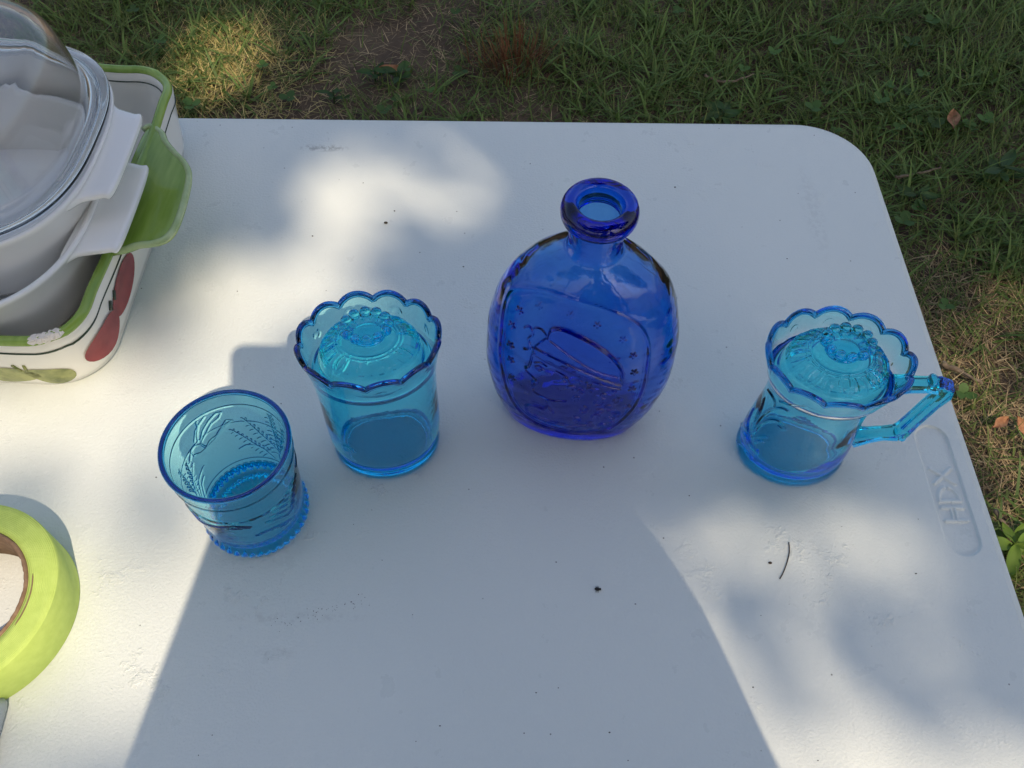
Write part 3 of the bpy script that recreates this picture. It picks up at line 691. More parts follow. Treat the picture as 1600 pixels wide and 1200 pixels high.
# ---- two white casseroles, one in the other, and the glass lid
def casserole(cx, cyy, half, z0, zr, tabx, taby, name, label):
    o = empty(name, (cx, cyy, TZ)); tag(o, label, 'casserole', 'white casseroles nested in the baking dish')
    H = zr-z0; out = []
    for f, z, n_ in ((.05, .0022, 2.6), (.60, .0020, 2.6), (.70, .0005, 2.7), (.77, .003, 2.6), (.83, .012, 2.65), (.875, H*.35, 2.68), (.925, H*.7, 2.7), (.965, H-.006, 2.72), (.985, H-.0022, 2.72), (.985, H-.0006, 2.72), (.975, H, 2.72), (.955, H-.0004, 2.72), (.945, H-.003, 2.72), (.905, H*.7, 2.7), (.85, H*.35, 2.68), (.80, .012, 2.65), (.70, .0065, 2.7), (.3, .0055, 2.6), (.05, .0055, 2.6)):
        out.append(sq(0, 0, half*f, half*f, n_, z0+z))
    V, F = rings(out); flip_check(mesh_obj('body', V, F, M['ware'], o))
    hw = taby
    for sgn in (1, -1):
        P = [(half*.87, -hw*1.30), (half*.965, -hw*1.14), (tabx-.006, -hw*1.02), (tabx, -hw*.93), (tabx+.0012, 0), (tabx, hw*.93), (tabx-.006, hw*1.02), (half*.965, hw*1.14), (half*.87, hw*1.30), (half*.90, 0)]
        P = np.array(P)*np.array([sgn, 1])
        V = tab(o, P, zr-.0040, zr-.0040, .0060, M['ware'], 'handle')
    return o
casserole(-.383, .4150, .1080, .0085, .0800, .1285, .0385, 'casserole_dish', 'wider white casserole resting in the baking dish under the other one')
casserole(-.375, .4410, .1020, .0330, .1020, .1165, .0385, 'casserole_dish', 'smaller white casserole nested in the wider one, carrying the glass lid')
lid = empty('domed_glass_cover', (-.376, .4440, TZ)); tag(lid, 'clear domed glass lid lying on the stacked white casseroles', 'glass lid')
LZ = .1026; HL = .1000
op = [(.05, .0575, 2.7), (.45, .0575, 2.7), (.70, .0560, 2.7), (.782, .0520, 2.7), (.820, .044, 2.7), (.848, .029, 2.7), (.866, .016, 2.7), (.880, .0090, 2.7), (.912, .0062, 2.72), (.957, .0052, 2.72), (.990, .0042, 2.72), (.998, .0026, 2.72), (.990, .0010, 2.72), (.96, .0006, 2.72),
      (.93, .0004, 2.72), (.920, -.0045, 2.72), (.900, -.0050, 2.7), (.880, .0005, 2.7), (.855, .0055, 2.7), (.838, .013, 2.7), (.815, .0265, 2.7), (.783, .0410, 2.7), (.742, .0490, 2.7), (.66, .0525, 2.7), (.45, .0532, 2.7), (.05, .0532, 2.7)]
opa = catmull([(f, z, n_) for f, z, n_ in op], 3)
V, F = rings([sq(0, 0, HL*f, HL*f, n_, LZ+z, 160) for f, z, n_ in opa]); flip_check(mesh_obj('dome', V, F, M['clear'], lid))
kn = [(.002, .0579), (.013, .0579), (.0125, .061), (.012, .066), (.016, .071), (.019, .076), (.017, .080), (.008, .0815), (.002, .0817)]
th = np.arange(48)*2*PI/48; V, F = rings([np.c_[r_*np.cos(th), r_*np.sin(th), np.full(48, LZ+z)] for r_, z in profile(kn, .002)]); flip_check(mesh_obj('knob', V, F, M['clear'], lid))

# ---------------------------------------------------------------- tape roll
kx, ky, kR, kRi, kh = -.3008, .1618, .0561, .0405, .0318
tp = empty('tape_roll', (kx, ky, TZ)); tag(tp, 'roll of lime green painter tape lying flat on the table', 'tape roll')
th = np.arange(140)*2*PI/140
ov = []
for r_, z in ((kRi, .0004), (kR-.0006, .0004), (kR, .001), (kR, kh-.0008), (kR-.0005, kh), (kR-.004, kh+.0002), (kR-.008, kh-.0002), (kRi+.004, kh+.0001), (kRi, kh)):
    rad = r_+.00025*np.sin(3*th)*(r_ > .05); ov.append(np.c_[rad*np.cos(th), rad*np.sin(th), np.full(140, z)])
V, F = rings(ov, closed=True); flip_check(mesh_obj('wound_tape', V, F, M['tape'], tp))
ov = []
for r_, z in ((.0378, .0006), (kRi-.0001, .0006), (kRi-.0001, kh-.0012), (.0398, kh+.0006), (.0386, kh+.0008), (.0378, kh-.0002)):
    jit = rng.normal(0, .00018, 140)*(z > .02); ov.append(np.c_[(r_+jit)*np.cos(th), (r_+jit)*np.sin(th), np.full(140, z)])
V, F = rings(ov, closed=True); flip_check(mesh_obj('core', V, F, M['card'], tp))
# dark slit where the windings part
a = np.linspace(-.35, .35, 14); V, F = tube(np.c_[(kRi+.0022)*np.cos(a), (kRi+.0022)*np.sin(a), np.full(14, kh+.0001)], np.r_[.0001, np.full(12, .00035), .0001], 6); mesh_obj('winding_gap', V, F, M['card'], tp)
# ---- grey tapered handle at the lower left
pn = empty('marker_pen', (0, 0, TZ)); tag(pn, 'grey tapered plastic marker end lying beside the tape roll', 'marker')
pa = at(8, 1096)[:2]; pb = at(-60, 1290)[:2]; d = (pb-pa); d /= np.linalg.norm(d)
L_ = [0, .0012, .004, .010, .022, .032]; Rr = [.0006, .0030, .0042, .0050, .0062, .0070]
V, F = tube([(*(pa+d*t), r_+.0003) for t, r_ in zip(L_, Rr)], Rr, 16); mesh_obj('cap', V, F, M['pen'], pn)
V, F = tube([(*(pa+d*t), .0072) for t in (.0325, .034, .128, .13)], [.005, .0066, .0066, .005], 16); mesh_obj('barrel', V, F, M['pen'], pn)

# ---------------------------------------------------------------- small things on the table
def on_table(px, py, h=0): p = at(px, py); return (p[0], p[1], TZ+h)
V, F = join([ball((0, 0, .0008), .0011, 10, 6, (1.5, 1, .75)), ball((.0017, 0, .0008), .0007, 8, 5)]+[tube([(k*.0007, 0, .0007), (k*.0007, sg*.0012, .0011), (k*.0008, sg*.0019, .0001)], .00012, 5) for k in (-1, 0, 1) for sg in (-1, 1)])
o = mesh_obj('beetle', V, F, M['black'], None, on_table(933, 921)); tag(o, 'tiny black beetle on bare table in front of the blue flask', 'insect')
V, F = ball((0, 0, .0008), .0011, 10, 6, (1.4, .9, .8)); o = mesh_obj('seed', V, F, M['seed'], None, on_table(603, 349)); tag(o, 'small dark seed on the table behind the covered jar', 'seed')
hp_ = [at(*p) for p in ((1232, 848), (1233, 862), (1229, 880), (1223, 896), (1218, 905))]
V, F = tube(catmull([(p[0], p[1], TZ+.0007) for p in hp_], 5), .00034, 6); o = mesh_obj('dried_grass_strand', V, F, M['seed'], None); tag(o, 'thin curved dry stem on the table in front of the mug', 'stem')
V, F = ball((0, 0, .0006), .0008, 8, 5, (1.6, 1, .8)); o = mesh_obj('seed', V, F, M['seed'], None, on_table(1203, 880)); tag(o, 'small dark seed beside the thin curved stem', 'seed')
pv = []
for k in range(55):                        # grit nobody could count
    px, py = random.uniform(30, 1500), random.uniform(230, 1195); p = at(px, py)
    if rot(p[:2], -YAW)[0] > RX-.02 or math.hypot(p[0]-kx, p[1]-ky) < .065: continue
    if p[0] < -.22 and p[1] > .29: continue
    r_ = random.choice([.0002, .0002, .0003, .0003, .0004, .00055]); v, f = ball((p[0], p[1], TZ+r_*.5), r_, 6, 4, (random.uniform(.8, 2), 1, .7)); pv.append((v, f))
for k in range(46):                         # a streak of grit
    t = random.random(); px = 425+155*t+random.gauss(0, 4); py = 980-48*t+random.gauss(0, 5); p = at(px, py); r_ = random.choice([.00018, .00022, .0003]); pv.append(ball((p[0], p[1], TZ+r_*.5), r_, 6, 4))
V, F = join(pv); o = mesh_obj('grit', V, F, M['black'], None); tag(o, 'fine dark grit scattered over the white table top', 'grit', None, 'stuff')

# ---------------------------------------------------------------- lawn
def blades(x, y, L, wd, az, lean, curve, col, tipcol, twist=None, seg_=3):
    n = len(x); z0 = ground_z(x, y)-.004
    dx, dy = np.cos(az), np.sin(az); sx, sy = -dy, dx
    V = np.zeros((n, 2*seg_+1, 3)); Cc = np.zeros((n, 2*seg_+1, 3))
    ph = lean.copy(); px = x.copy(); py = y.copy(); pz = z0.copy()
    for k in range(seg_+1):
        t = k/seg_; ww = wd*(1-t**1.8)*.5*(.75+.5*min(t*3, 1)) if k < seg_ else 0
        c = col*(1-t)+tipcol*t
        if k < seg_:
            V[:, 2*k, 0] = px+sx*ww; V[:, 2*k, 1] = py+sy*ww; V[:, 2*k, 2] = pz
            V[:, 2*k+1, 0] = px-sx*ww; V[:, 2*k+1, 1] = py-sy*ww; V[:, 2*k+1, 2] = pz
            Cc[:, 2*k] = c; Cc[:, 2*k+1] = c
        else:
            V[:, 2*k, 0] = px; V[:, 2*k, 1] = py; V[:, 2*k, 2] = pz; Cc[:, 2*k] = c
        step = L/seg_; px = px+dx*np.sin(ph)*step; py = py+dy*np.sin(ph)*step; pz = pz+np.cos(ph)*step; ph = ph+curve/seg_
        pz = np.maximum(pz, z0+.005)
    b = (np.arange(n)*(2*seg_+1))[:, None]; T = []
    for k in range(seg_-1):
        T += [b+np.array([[2*k, 2*k+1, 2*k+3]]), b+np.array([[2*k, 2*k+3, 2*k+2]])]
    T.append(b+np.array([[2*seg_-2, 2*seg_-1, 2*seg_]]))
    return V.reshape(-1, 3), np.concatenate(T), Cc.reshape(-1, 3)
def cat(ls):
    V = []; F = []; K = []; o = 0
    for v, f, k in ls: V.append(v); F.append(f+o); K.append(k); o += len(v)
    return np.concatenate(V), np.concatenate(F), np.concatenate(K)
def scatter(n, x0, x1, y0, y1, keep=None):
    x = rng.uniform(x0, x1, n); y = rng.uniform(y0, y1, n)
    k = ~((x < .12) & (y < .40))            # nothing grows far under the table
    if keep is not None: k &= rng.random(n) < keep(x, y)
    return x[k], y[k]
def lush(x, y):                             # where the lawn is thick, from the photograph's patches
    v = .55*vnoise(x, y, .42, 11)+.45*vnoise(x, y, .16, 12)
    v = v+.14*np.exp(-((x-.25)**2+(y-1.75)**2)/.18)-.11*np.exp(-((x+.28)**2/.05+(y-1.72)**2/.12))-.16*np.exp(-((x-.45)**2/.012+(y-1.68)**2/.006))-.25*np.exp(-((x-.82)**2/.02+(y-.80)**2/.03))
    v = v+.16*np.exp(-((x+.75)**2+(y-1.75)**2)/.10)
    return np.clip((v-.30)/.34, 0.03, 1)
def lerp(a, b, t): return np.array(a)*(1-t[:, None])+np.array(b)*t[:, None]
G = []
for box, n, big in (((-1.5, 1.5, .25, 2.2), 92000, 1), ((-2.6, 2.6, -1.0, 3.4), 34000, 1), ((-6, 6, -1.5, 7.5), 46000, 2.2)):
    x, y = scatter(n, *box, keep=lush)
    if big > 1: kq = (np.abs(x) > 1.5) | (y > 2.2); x = x[kq]; y = y[kq]
    k = len(x); t = rng.random(k); dull = vnoise(x, y, .3, 21)
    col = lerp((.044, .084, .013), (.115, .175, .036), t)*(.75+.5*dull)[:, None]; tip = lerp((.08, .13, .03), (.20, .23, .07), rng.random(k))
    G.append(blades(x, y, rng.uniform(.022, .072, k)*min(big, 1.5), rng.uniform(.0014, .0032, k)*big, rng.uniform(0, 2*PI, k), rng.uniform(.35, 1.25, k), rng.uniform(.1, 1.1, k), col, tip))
# broad crab-grass rosettes
x, y = scatter(2600, -1.6, 1.6, .25, 2.4, keep=lambda a, b: lush(a, b)**1.5)
nb = 9; X = np.repeat(x, nb)+rng.normal(0, .010, len(x)*nb); Y = np.repeat(y, nb)+rng.normal(0, .010, len(x)*nb); k = len(X); t = rng.random(k)
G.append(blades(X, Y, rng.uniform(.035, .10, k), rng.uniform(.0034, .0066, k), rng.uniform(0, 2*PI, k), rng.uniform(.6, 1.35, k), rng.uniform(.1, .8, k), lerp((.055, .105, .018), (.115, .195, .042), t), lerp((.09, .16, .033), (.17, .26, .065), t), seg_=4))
V, F, K = cat(G); o = big_mesh('lawn_grass', V, F, M['leaf'], K); tag(o, 'patchy green lawn grass with broad crab grass around the table', 'grass', None, 'stuff')
# clover and small round weed leaves
x, y = scatter(900, -1.6, 1.6, .3, 2.3, keep=lambda a, b: np.clip(vnoise(a, b, .22, 31)*2-.7, 0, 1)); CV = []; CF = []; CK = []; off = 0
hx_ = np.arange(7)*2*PI/7
for a, b in zip(x, y):
    zc = float(ground_z(np.array([a]), np.array([b]))[0])+random.uniform(.012, .035); r_ = random.uniform(.005, .011); az = random.random()*6; tc = np.array([.05, .105, .022])*random.uniform(.8, 1.7)
    for q in range(3):
        an = az+q*2*PI/3; cx, cyy = a+r_*math.cos(an), b+r_*math.sin(an)
        CV.append(np.r_[np.c_[cx+r_*.95*np.cos(hx_), cyy+r_*.95*np.sin(hx_), zc+rng.normal(0, .0012, 7)+.3*r_*np.cos(hx_-an)], [[cx, cyy, zc-.001]]]); CK.append(np.tile(tc, (8, 1)))
        CF += [[off+7, off+i, off+(i+1) % 7] for i in range(7)]; off += 8
o = big_mesh('clover', np.concatenate(CV), np.array(CF), M['leaf'], np.concatenate(CK)); tag(o, 'small round clover leaves sprinkled through the lawn', 'clover', None, 'stuff')
# dead straw lying on the soil
x, y = scatter(52000, -1.6, 1.6, .25, 2.4, keep=lambda a, b: np.clip(1.15-lush(a, b)*.8, .2, 1)); k = len(x); t = rng.random(k)
cc = lerp((.12, .085, .05), (.42, .33, .19), t**1.4)
v1 = blades(x, y, rng.uniform(.015, .075, k), rng.uniform(.0008, .0022, k), rng.uniform(0, 2*PI, k), rng.uniform(1.25, 1.62, k), rng.uniform(-.3, .5, k), cc, cc*1.15)
x, y = scatter(5200, .60, 1.1, .35, 1.15); k = len(x); cc = lerp((.16, .11, .06), (.42, .33, .19), rng.random(k))
v2 = blades(x, y, rng.uniform(.02, .08, k), rng.uniform(.0009, .0024, k), rng.uniform(0, 2*PI, k), rng.uniform(1.0, 1.6, k), rng.uniform(-.3, .5, k), cc, cc*1.15)
k = 2600; x = rng.normal(-.66, .10, k); y = rng.normal(1.64, .12, k); cc = lerp((.30, .26, .08), (.55, .45, .20), rng.random(k))  # dry straw at the sun fleck, coloured lighter to strengthen the lit spot
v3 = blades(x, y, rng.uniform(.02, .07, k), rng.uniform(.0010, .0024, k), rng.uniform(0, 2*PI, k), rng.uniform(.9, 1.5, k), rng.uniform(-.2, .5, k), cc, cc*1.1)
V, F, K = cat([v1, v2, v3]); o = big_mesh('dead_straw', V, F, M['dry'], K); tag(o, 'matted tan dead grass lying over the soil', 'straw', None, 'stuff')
# reddish dry tuft
x = rng.normal(-.027, .035, 260); y = rng.normal(1.63, .03, 260); cc = lerp((.07, .025, .010), (.17, .075, .03), rng.random(260))
v, f, k_ = blades(x, y, rng.uniform(.05, .11, 260), rng.uniform(.001, .0022, 260), np.arctan2(y-1.63, x+.027)+rng.normal(0, .5, 260), rng.uniform(.2, .8, 260), rng.uniform(.1, .5, 260), cc, cc*1.3)
o = big_mesh('dry_tuft', v, f, M['dry'], k_); tag(o, 'reddish brown dried grass tuft in the lawn behind the flask', 'grass tuft')
# twigs
def gpt(px, py, h=.012):
    p = at(px, py, -TZ+.01); return np.array([p[0], p[1], float(ground_z(np.array([p[0]]), np.array([p[1]]))[0])+h])
for pts, r_, lab in (([(1400, 274), (1435, 270), (1470, 262)], .0035, 'pale thin twig on dark soil near the rounded table corner'),
                     ([(1474, 566), (1500, 580), (1535, 600)], .0050, 'thick dark twig on straw beyond the mug handle'),
                     ([(1100, 118), (1140, 124), (1180, 110)], .0032, 'crooked twig across the bare soil patch behind the table'),
                     ([(1552, 800), (1566, 822), (1582, 838)], .0040, 'short twig beside the bright leafy sprout')):
    P = catmull([gpt(*p, h=.018) for p in pts], 5); P[:, 2] += rng.normal(0, .0012, len(P)); P[:, :2] += rng.normal(0, .0012, (len(P), 2))
    V, F = tube(P, np.linspace(r_, r_*.55, len(P))*rng.uniform(.85, 1.15, len(P)), 8); o = mesh_obj('twig', V, F, M['twig'], None); tag(o, lab, 'twig', 'twigs lying in the lawn')
# dead leaves
def leaf_mesh(L, W, cup):
    V = []; F = []; nu, nv = 8, 4
    for i in range(nu+1):
        t = i/nu; wv = W*math.sin(PI*min(t*.95+.04, 1))**.8*.5
        for j in range(nv+1):
            s_ = j/nv*2-1; V.append((L*(t-.5), wv*s_, cup*(s_*s_)*.5+.15*cup*math.sin(t*7+s_)))
    for i in range(nu):
        for j in range(nv): a = i*(nv+1)+j; F.append([a, a+nv+1, a+nv+2, a+1])
    return np.array(V), F
for px, py, L, az, lab in ((1485, 197, .060, 1.3, 'upright curled tan dead leaf far beyond the rounded table corner'), (1556, 668, .042, .6, 'small orange dead leaf on straw beside the moulded letters'), (1592, 672, .040, 2.2, 'pale tan dead leaf on straw next to the orange one'), (612, 118, .050, .1, 'brown flat dead leaf in the bare patch behind the jar')):
    V, F = leaf_mesh(L, L*.42, L*.25); p = gpt(px, py, .024); o = mesh_obj('dead_leaf', V, F, M['deadleaf'], None, p); o.rotation_euler = (random.uniform(-.4, .4), random.uniform(-.5, .3), az)
    tag(o, lab, 'dead leaf', 'dead leaves in the lawn')
# leafy weeds
def weed(px, py, nl, L, lab, colr):
    p = gpt(px, py, 0); o = empty('leafy_weed', p); tag(o, lab, 'weed', 'leafy weeds in the lawn')
    V, F = tube([(0, 0, -.01), (.002, .001, .02), (.003, .003, .035)], .0018, 6); cS = np.tile(np.array(colr)*.7, (len(V), 1))
    mm = mesh_obj('stem', V, F, M['leaf'], o); a_ = mm.data.color_attributes.new('Col', 'FLOAT_COLOR', 'POINT'); a_.data.foreach_set('color', np.c_[cS, np.ones(len(V))].astype(np.float32).ravel())
    for i in range(nl):
        l_ = L*random.uniform(.7, 1.2); V, F = leaf_mesh(l_, l_*.42, l_*.18); V[:, 0] += l_*.55
        c_ = np.tile(np.array(colr)*random.uniform(.75, 1.25), (len(V), 1))
        mm = mesh_obj('leaf', V, F, M['leaf'], o, (0, 0, .012+.024*i/nl)); mm.rotation_euler = (random.uniform(-.3, .3), -random.uniform(-.1, .55), i*2.4+random.uniform(-.3, .3))
        a_ = mm.data.color_attributes.new('Col', 'FLOAT_COLOR', 'POINT'); a_.data.foreach_set('color', np.c_[c_, np.ones(len(V))].astype(np.float32).ravel())
weed(1576, 858, 9, .045, 'bright leafy weed sprout below the table edge near the letters', (.12, .20, .03))
weed(585, 122, 6, .035, 'low dark weed with pointed leaves behind the covered jar', (.035, .085, .022))
weed(622, 128, 5, .034, 'small weed with rounded leaves right beside the dark pointed one', (.045, .095, .03))
weed(520, 152, 6, .030, 'low weed close to the far table edge by the straw patch', (.04, .085, .025))
weed(1432, 310, 6, .040, 'weed growing just past the rounded table corner', (.05, .10, .03))
weed(1560, 275, 6, .050, 'broad weed out in the lawn beyond the pale twig', (.06, .12, .04))
weed(1130, 178, 7, .045, 'green weed touching the far table edge near the rounded corner', (.055, .11, .03))

# ---------------------------------------------------------------- shade tree behind the photographer
C0 = np.array([.22, .55, 0])
TD = 5.6
cc0 = C0+SUN*TD+np.array([0, 0, TZ])        # crown centre
tree = empty('shade_tree', (float(cc0[0])+.5, float(cc0[1])-.9, 0)); tag(tree, 'leafy shade tree casting dappled light over the table', 'tree')
tb = np.array(tree.location)
pt = [np.array([0, 0, -.1]), np.array([.03, .05, 1.2]), np.array([-.08, .12, 2.4]), np.array([-.12, .25, 3.5]), np.array([-.2, .45, 4.8]), np.array([-.25, .6, 5.9])]
V, F = tube(catmull(pt, 5), np.interp(np.linspace(0, 1, 26), [0, .1, .6, 1], [.26, .2, .13, .03]), 14); mesh_obj('trunk', V, F, M['bark'], tree)
# gaps in the crown: sun flecks on the table (x, y, rx, ry, openness) in table-level coordinates
GAPS = [(-.098, .518, .088, .074, .91), (-.174, .407, .080, .062, 1.0), (-.235, .225, .130, .160, .97), (-.335, .300, .09, .045, .92), (.132, .180, .055, .062, .975), (.190, .205, .115, .058, .90), (.265, .060, .165, .070, .995), (.168, .115, .055, .05, .97), (-.50, .12, .14, .14, .92)]
for gxp, gyp, ra, rb, op_ in ((-.675, 1.657, .12, .165, 1.0), (.90, .92, .20, .32, .97), (.82, .56, .12, .14, 1.0), (1.05, .70, .12, .12, .8), (-1.9, 2.2, .2, .2, .8), (1.7, 2.3, .2, .25, .8)):
    GAPS.append((gxp+.348*TZ, gyp-.68*TZ, ra, rb, op_))
NL = 165000
u = rng.normal(size=(NL, 3)); u /= np.linalg.norm(u, axis=1)[:, None]; rad = rng.random(NL)**(1/3)
P = cc0+u*rad[:, None]*np.array([3.0, 3.0, 1.25])
# lumpy outline: thin out by coarse noise towards the edge
lump = vnoise(P[:, 0]+P[:, 2]*.7, P[:, 1]-P[:, 2]*.5, .8, 55); P = P[(rad < .72) | (lump > .45)]
tt = (P[:, 2]-TZ)/SUN[2]; Q = P-tt[:, None]*SUN
op = np.zeros(len(P))
for gxp, gyp, ra, rb, o_ in GAPS: op = np.maximum(op, o_*(((Q[:, 0]-gxp)/ra)**2+((Q[:, 1]-gyp)/rb)**2 < 1))
P = P[rng.random(len(P)) > op]; k = len(P)
L = rng.uniform(.055, .095, k); Wd = L*rng.uniform(.5, .7, k)
d1 = rng.normal(size=(k, 3)); d1[:, 2] *= .5; d1 /= np.linalg.norm(d1, axis=1)[:, None]
d2 = np.cross(d1, rng.normal(size=(k, 3))*np.array([.6, .6, 1])); d2 /= np.linalg.norm(d2, axis=1)[:, None]
V = np.stack([P-d1*L[:, None]/2, P+d2*Wd[:, None]/2, P+d1*L[:, None]/2, P-d2*Wd[:, None]/2], 1).reshape(-1, 3)
F = np.arange(4*k).reshape(-1, 4); cl = lerp((.035, .07, .015), (.075, .13, .03), rng.random(k))
cr = big_mesh('crown', V-tb, F, M['crown'], np.repeat(cl, 4, 0), tree); cr['kind'] = 'stuff'
lb = []
for i in range(9):
    a = i*2.4; z = 2.4+i*.32; b0_ = catmull(pt, 5)[int((z+.1)/6*25)]; e = np.array([math.cos(a), math.sin(a), .5])*random.uniform(1.3, 2.1)
    lb.append((b0_, b0_+e*.5+np.array([0, 0, .1]), b0_+e))
for b0_, b1, b2 in lb:
    V, F = tube(catmull([b0_, b1, b2], 5), np.linspace(.07, .012, 11), 8); mesh_obj('limb', V, F, M['bark'], tree)

# other trees round the yard: they break up the sky that the glass and the table mirror
kk_ = 15000; uu = rng.normal(size=(kk_, 3)); uu /= np.linalg.norm(uu, axis=1)[:, None]; rd = rng.random(kk_)**.4
Pn = np.array([0, 0, 5.6])+uu*rd[:, None]*np.array([2.9, 2.9, 2.6]); lm_ = vnoise(Pn[:, 0]+Pn[:, 2]*.8, Pn[:, 1]-Pn[:, 2]*.6, .9, 77); Pn = Pn[lm_ > .36]; kn_ = len(Pn)
Ln = rng.uniform(.13, .24, kn_); e1 = rng.normal(size=(kn_, 3)); e1 /= np.linalg.norm(e1, axis=1)[:, None]; e2 = np.cross(e1, rng.normal(size=(kn_, 3))); e2 /= np.linalg.norm(e2, axis=1)[:, None]
Vn = np.stack([Pn-e1*Ln[:, None]/2, Pn+e2*Ln[:, None]*.3, Pn+e1*Ln[:, None]/2, Pn-e2*Ln[:, None]*.3], 1).reshape(-1, 3)
yt = None
for (qx, qy, qa, qs, lab) in ((-4.6, -5.2, 0, 1.05, 'leafy yard tree standing behind the photographer, away from the sun'), (6.6, -2.2, 1.9, 1.0, 'leafy yard tree standing to the sunny side of the table'), (-.8, -8.6, 5.0, 1.2, 'tall leafy yard tree far behind the photographer')):
    t_ = empty('yard_tree', (qx, qy, 0), qa); t_.scale = (qs, qs, qs); tag(t_, lab, 'tree', 'trees round the yard')
    if yt is None:
        c1 = big_mesh('crown', Vn, np.arange(4*kn_).reshape(-1, 4), M['crown'], np.repeat(lerp((.035, .07, .015), (.075, .13, .03), rng.random(kn_)), 4, 0), t_)
        v_, f_ = tube(catmull([(0, 0, -.1), (.05, 0, 2), (-.05, .1, 4), (0, .1, 6.6)], 5), np.linspace(.22, .04, 16), 12); c2 = mesh_obj('trunk', v_, f_, M['bark'], t_); yt = (c1.data, c2.data); c1['kind'] = 'stuff'
    else:
        for nm, dat in zip(('crown', 'trunk'), yt):
            o = bpy.data.objects.new(nm, dat); C.objects.link(o); o.parent = t_
            if nm == 'crown': o['kind'] = 'stuff'
# ---------------------------------------------------------------- photographer and phone (their shadow falls across the table)
def skin(name, J, E_, rad, m, parent, sub=2, root=0):
    me = bpy.data.meshes.new(name); me.from_pydata([tuple(map(float, j)) for j in J], E_, []); me.materials.append(m)
    o = bpy.data.objects.new(name, me); C.objects.link(o); o.parent = parent
    sm = o.modifiers.new('s', 'SKIN'); sm.use_smooth_shade = True
    for i, v in enumerate(me.skin_vertices[0].data):
        r_ = rad[i]; v.radius = r_ if isinstance(r_, tuple) else (r_, r_); v.use_root = (i == root)
    sb = o.modifiers.new('b', 'SUBSURF'); sb.levels = sub; sb.render_levels = sub; return o
px0 = .20
PY = -.02; per = empty('person', (px0, -.46+PY, 0)); tag(per, 'person standing at the table edge holding a phone over it with both hands', 'person')
def pr(x, y, z): return np.array([x-px0, y+.46-PY, z])
phc = CP-_fw*.006+CR*.058-CU*.022          # phone centre (the lens sits near its upper left corner)
phL = phc-CR*.055-CU*.030; phR = phc+CR*.066-CU*.024
hl = np.array([phL[0]+.012, phL[1]-.03, phL[2]+TZ-.012]); hr = np.array([phR[0]+.012, phR[1]-.028, phR[2]+TZ-.012])
J = [pr(px0, -.46+PY, .96*.965), pr(px0, -.45+PY, 1.12*.965), pr(px0, -.42+PY, 1.32*.965), pr(px0, -.405+PY, 1.43*.965), pr(px0, -.37+PY, 1.50*.965), pr(px0+.005, -.325+PY, 1.575*.965), pr(px0+.005, -.30+PY, 1.66*.965),   # pelvis .. head 0-6
     pr(px0-.17, -.40+PY, 1.40*.965), pr(-.050, -.224, TZ+.33), pr(.003, -.075, TZ+.44), pr(*hl),                                                           # left arm 7-10
     pr(px0+.17, -.40+PY, 1.40*.965), pr(.265, -.23, TZ+.33), pr(.222, -.067, TZ+.43), pr(*hr),                                                         # right arm 11-14
     pr(px0-.09, -.46+PY, .90*.965), pr(px0-.10, -.44+PY, .50*.965), pr(px0-.10, -.47+PY, .09*.965), pr(px0-.11, -.36+PY, .04*.965),
     pr(px0+.09, -.46+PY, .90*.965), pr(px0+.10, -.44+PY, .50*.965), pr(px0+.10, -.47+PY, .09*.965), pr(px0+.11, -.36+PY, .04*.965)]
E_ = [(0, 1), (1, 2), (2, 3), (3, 4), (4, 5), (5, 6), (3, 7), (7, 8), (8, 9), (9, 10), (3, 11), (11, 12), (12, 13), (13, 14), (0, 15), (15, 16), (16, 17), (17, 18), (0, 19), (19, 20), (20, 21), (21, 22)]
rad = [(.13, .10), (.125, .095), (.14, .10), (.10, .08), .052, (.072, .082), (.074, .086), .058, .042, .028, .030, .058, .042, .028, .030, .085, .056, .036, .035, .085, .056, .036, .035]
body = skin('body', J, E_, rad, M['skin'], per)
# hands: five fingers each closing on the phone
for hnd, edge, sg in ((hl, phL, -1), (hr, phR, 1)):
    Jh = [pr(*hnd)]; Eh = []; Rh = [.022]
    ez = np.array([edge[0], edge[1], edge[2]+TZ])
    for k in range(5):
        s_ = (k-1.5)*.017
        base = hnd+CU*s_*.6+CR*sg*.006; mid_ = ez+CU*s_+CR*sg*.020+_fw*(-.006 if k < 4 else -.014); tip = ez+CU*s_*.95-CR*sg*(.006+.004*(k % 2))+_fw*(.0025 if k < 4 else -.018)
        if k == 4: mid_ = ez+CR*sg*.012-CU*.018-_fw*.016; tip = ez-CR*sg*.012-CU*.006-_fw*.018
        i0 = len(Jh); Jh += [pr(*base), pr(*mid_), pr(*tip)]; Eh += [(0, i0), (i0, i0+1), (i0+1, i0+2)]; Rh += [.0095, .0082, .0068]
    skin('hand', Jh, Eh, Rh, M['skin'], per)
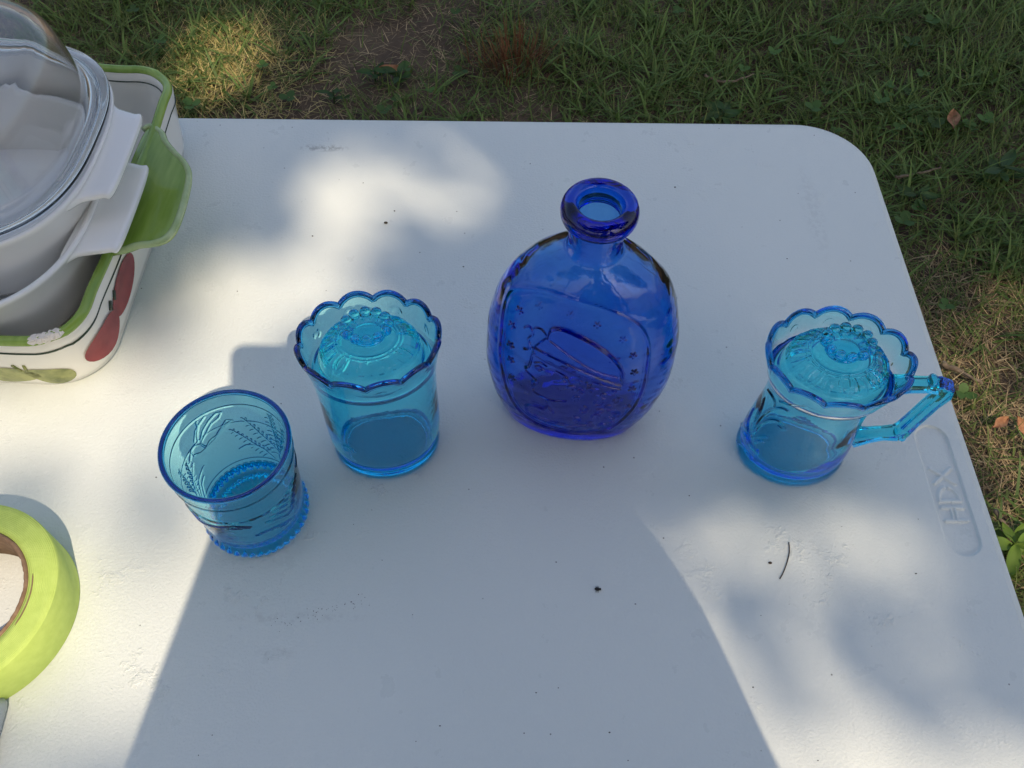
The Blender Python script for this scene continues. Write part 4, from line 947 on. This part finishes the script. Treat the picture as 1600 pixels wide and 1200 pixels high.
sh = skin('shirt', [J[0]+np.array([0, 0, .02]), J[1], J[2], J[3]+np.array([0, 0, -.005]), J[7], J[7]*.45+J[8]*.55, J[11], J[11]*.45+J[12]*.55], [(0, 1), (1, 2), (2, 3), (3, 4), (4, 5), (3, 6), (6, 7)], [(.145, .112), (.138, .106), (.152, .112), (.108, .09), .070, .062, .070, .062], M['shirt'], per)
tr = skin('trousers', [J[0]+np.array([0, 0, .01]), J[15], J[16], J[17], J[19], J[20], J[21]], [(0, 1), (1, 2), (2, 3), (0, 4), (4, 5), (5, 6)], [(.14, .11), .096, .068, .052, .096, .068, .052], M['jeans'], per)
V, F = ball(J[6]+np.array([0, -.016, .022]), .094, 20, 12, (.93, 1.02, .98)); mesh_obj('hair', V, F, M['hair'], per)
V, F = ball(J[6]+np.array([0, .085, -.012]), .014, 8, 6, (.8, 1.2, 1.4)); mesh_obj('nose', V, F, M['skin'], per)
for s_ in (-1, 1):
    V, F = ball(J[6]+np.array([s_*.03, .072, .012]), .011, 10, 6); mesh_obj('eye', V, F, M['ware'], per)
    V, F = ball(J[6]+np.array([s_*.074, .0, -.005]), .022, 10, 6, (.35, .7, 1.2)); mesh_obj('ear', V, F, M['skin'], per)
    V, F = ball(J[18 if s_ < 0 else 22]+np.array([0, -.045, .005]), .055, 14, 8, (.9, 2.3, .85)); mesh_obj('shoe', V, F, M['shoe'], per)
V, F = ball(J[6]+np.array([0, .077, -.045]), .02, 10, 6, (1.1, .35, .3)); mesh_obj('mouth', V, F, M['red'], per)
phn = empty('phone', (0, 0, 0)); tag(phn, 'dark phone held level over the table by the standing person', 'phone')
def slab(c, hx_, hy_, hz_, r, m, name):
    P = rrect(-hx_, hx_, -hy_, hy_, r, 6); rr3 = []
    for f, dz in ((.97, -hz_), (1, -hz_*.6), (1, hz_*.6), (.97, hz_)):
        rr3.append(np.array([c+CR*p[0]*f+CU*p[1]*f-_fw*dz for p in P])+np.array([0, 0, TZ]))
    V, F = rings(rr3); return flip_check(mesh_obj(name, V, F, m, phn))
slab(phc, .0735, .0357, .0039, .010, M['phone'], 'case'); slab(phc-_fw*.0045, .071, .0335, .0004, .008, M['screen'], 'screen')
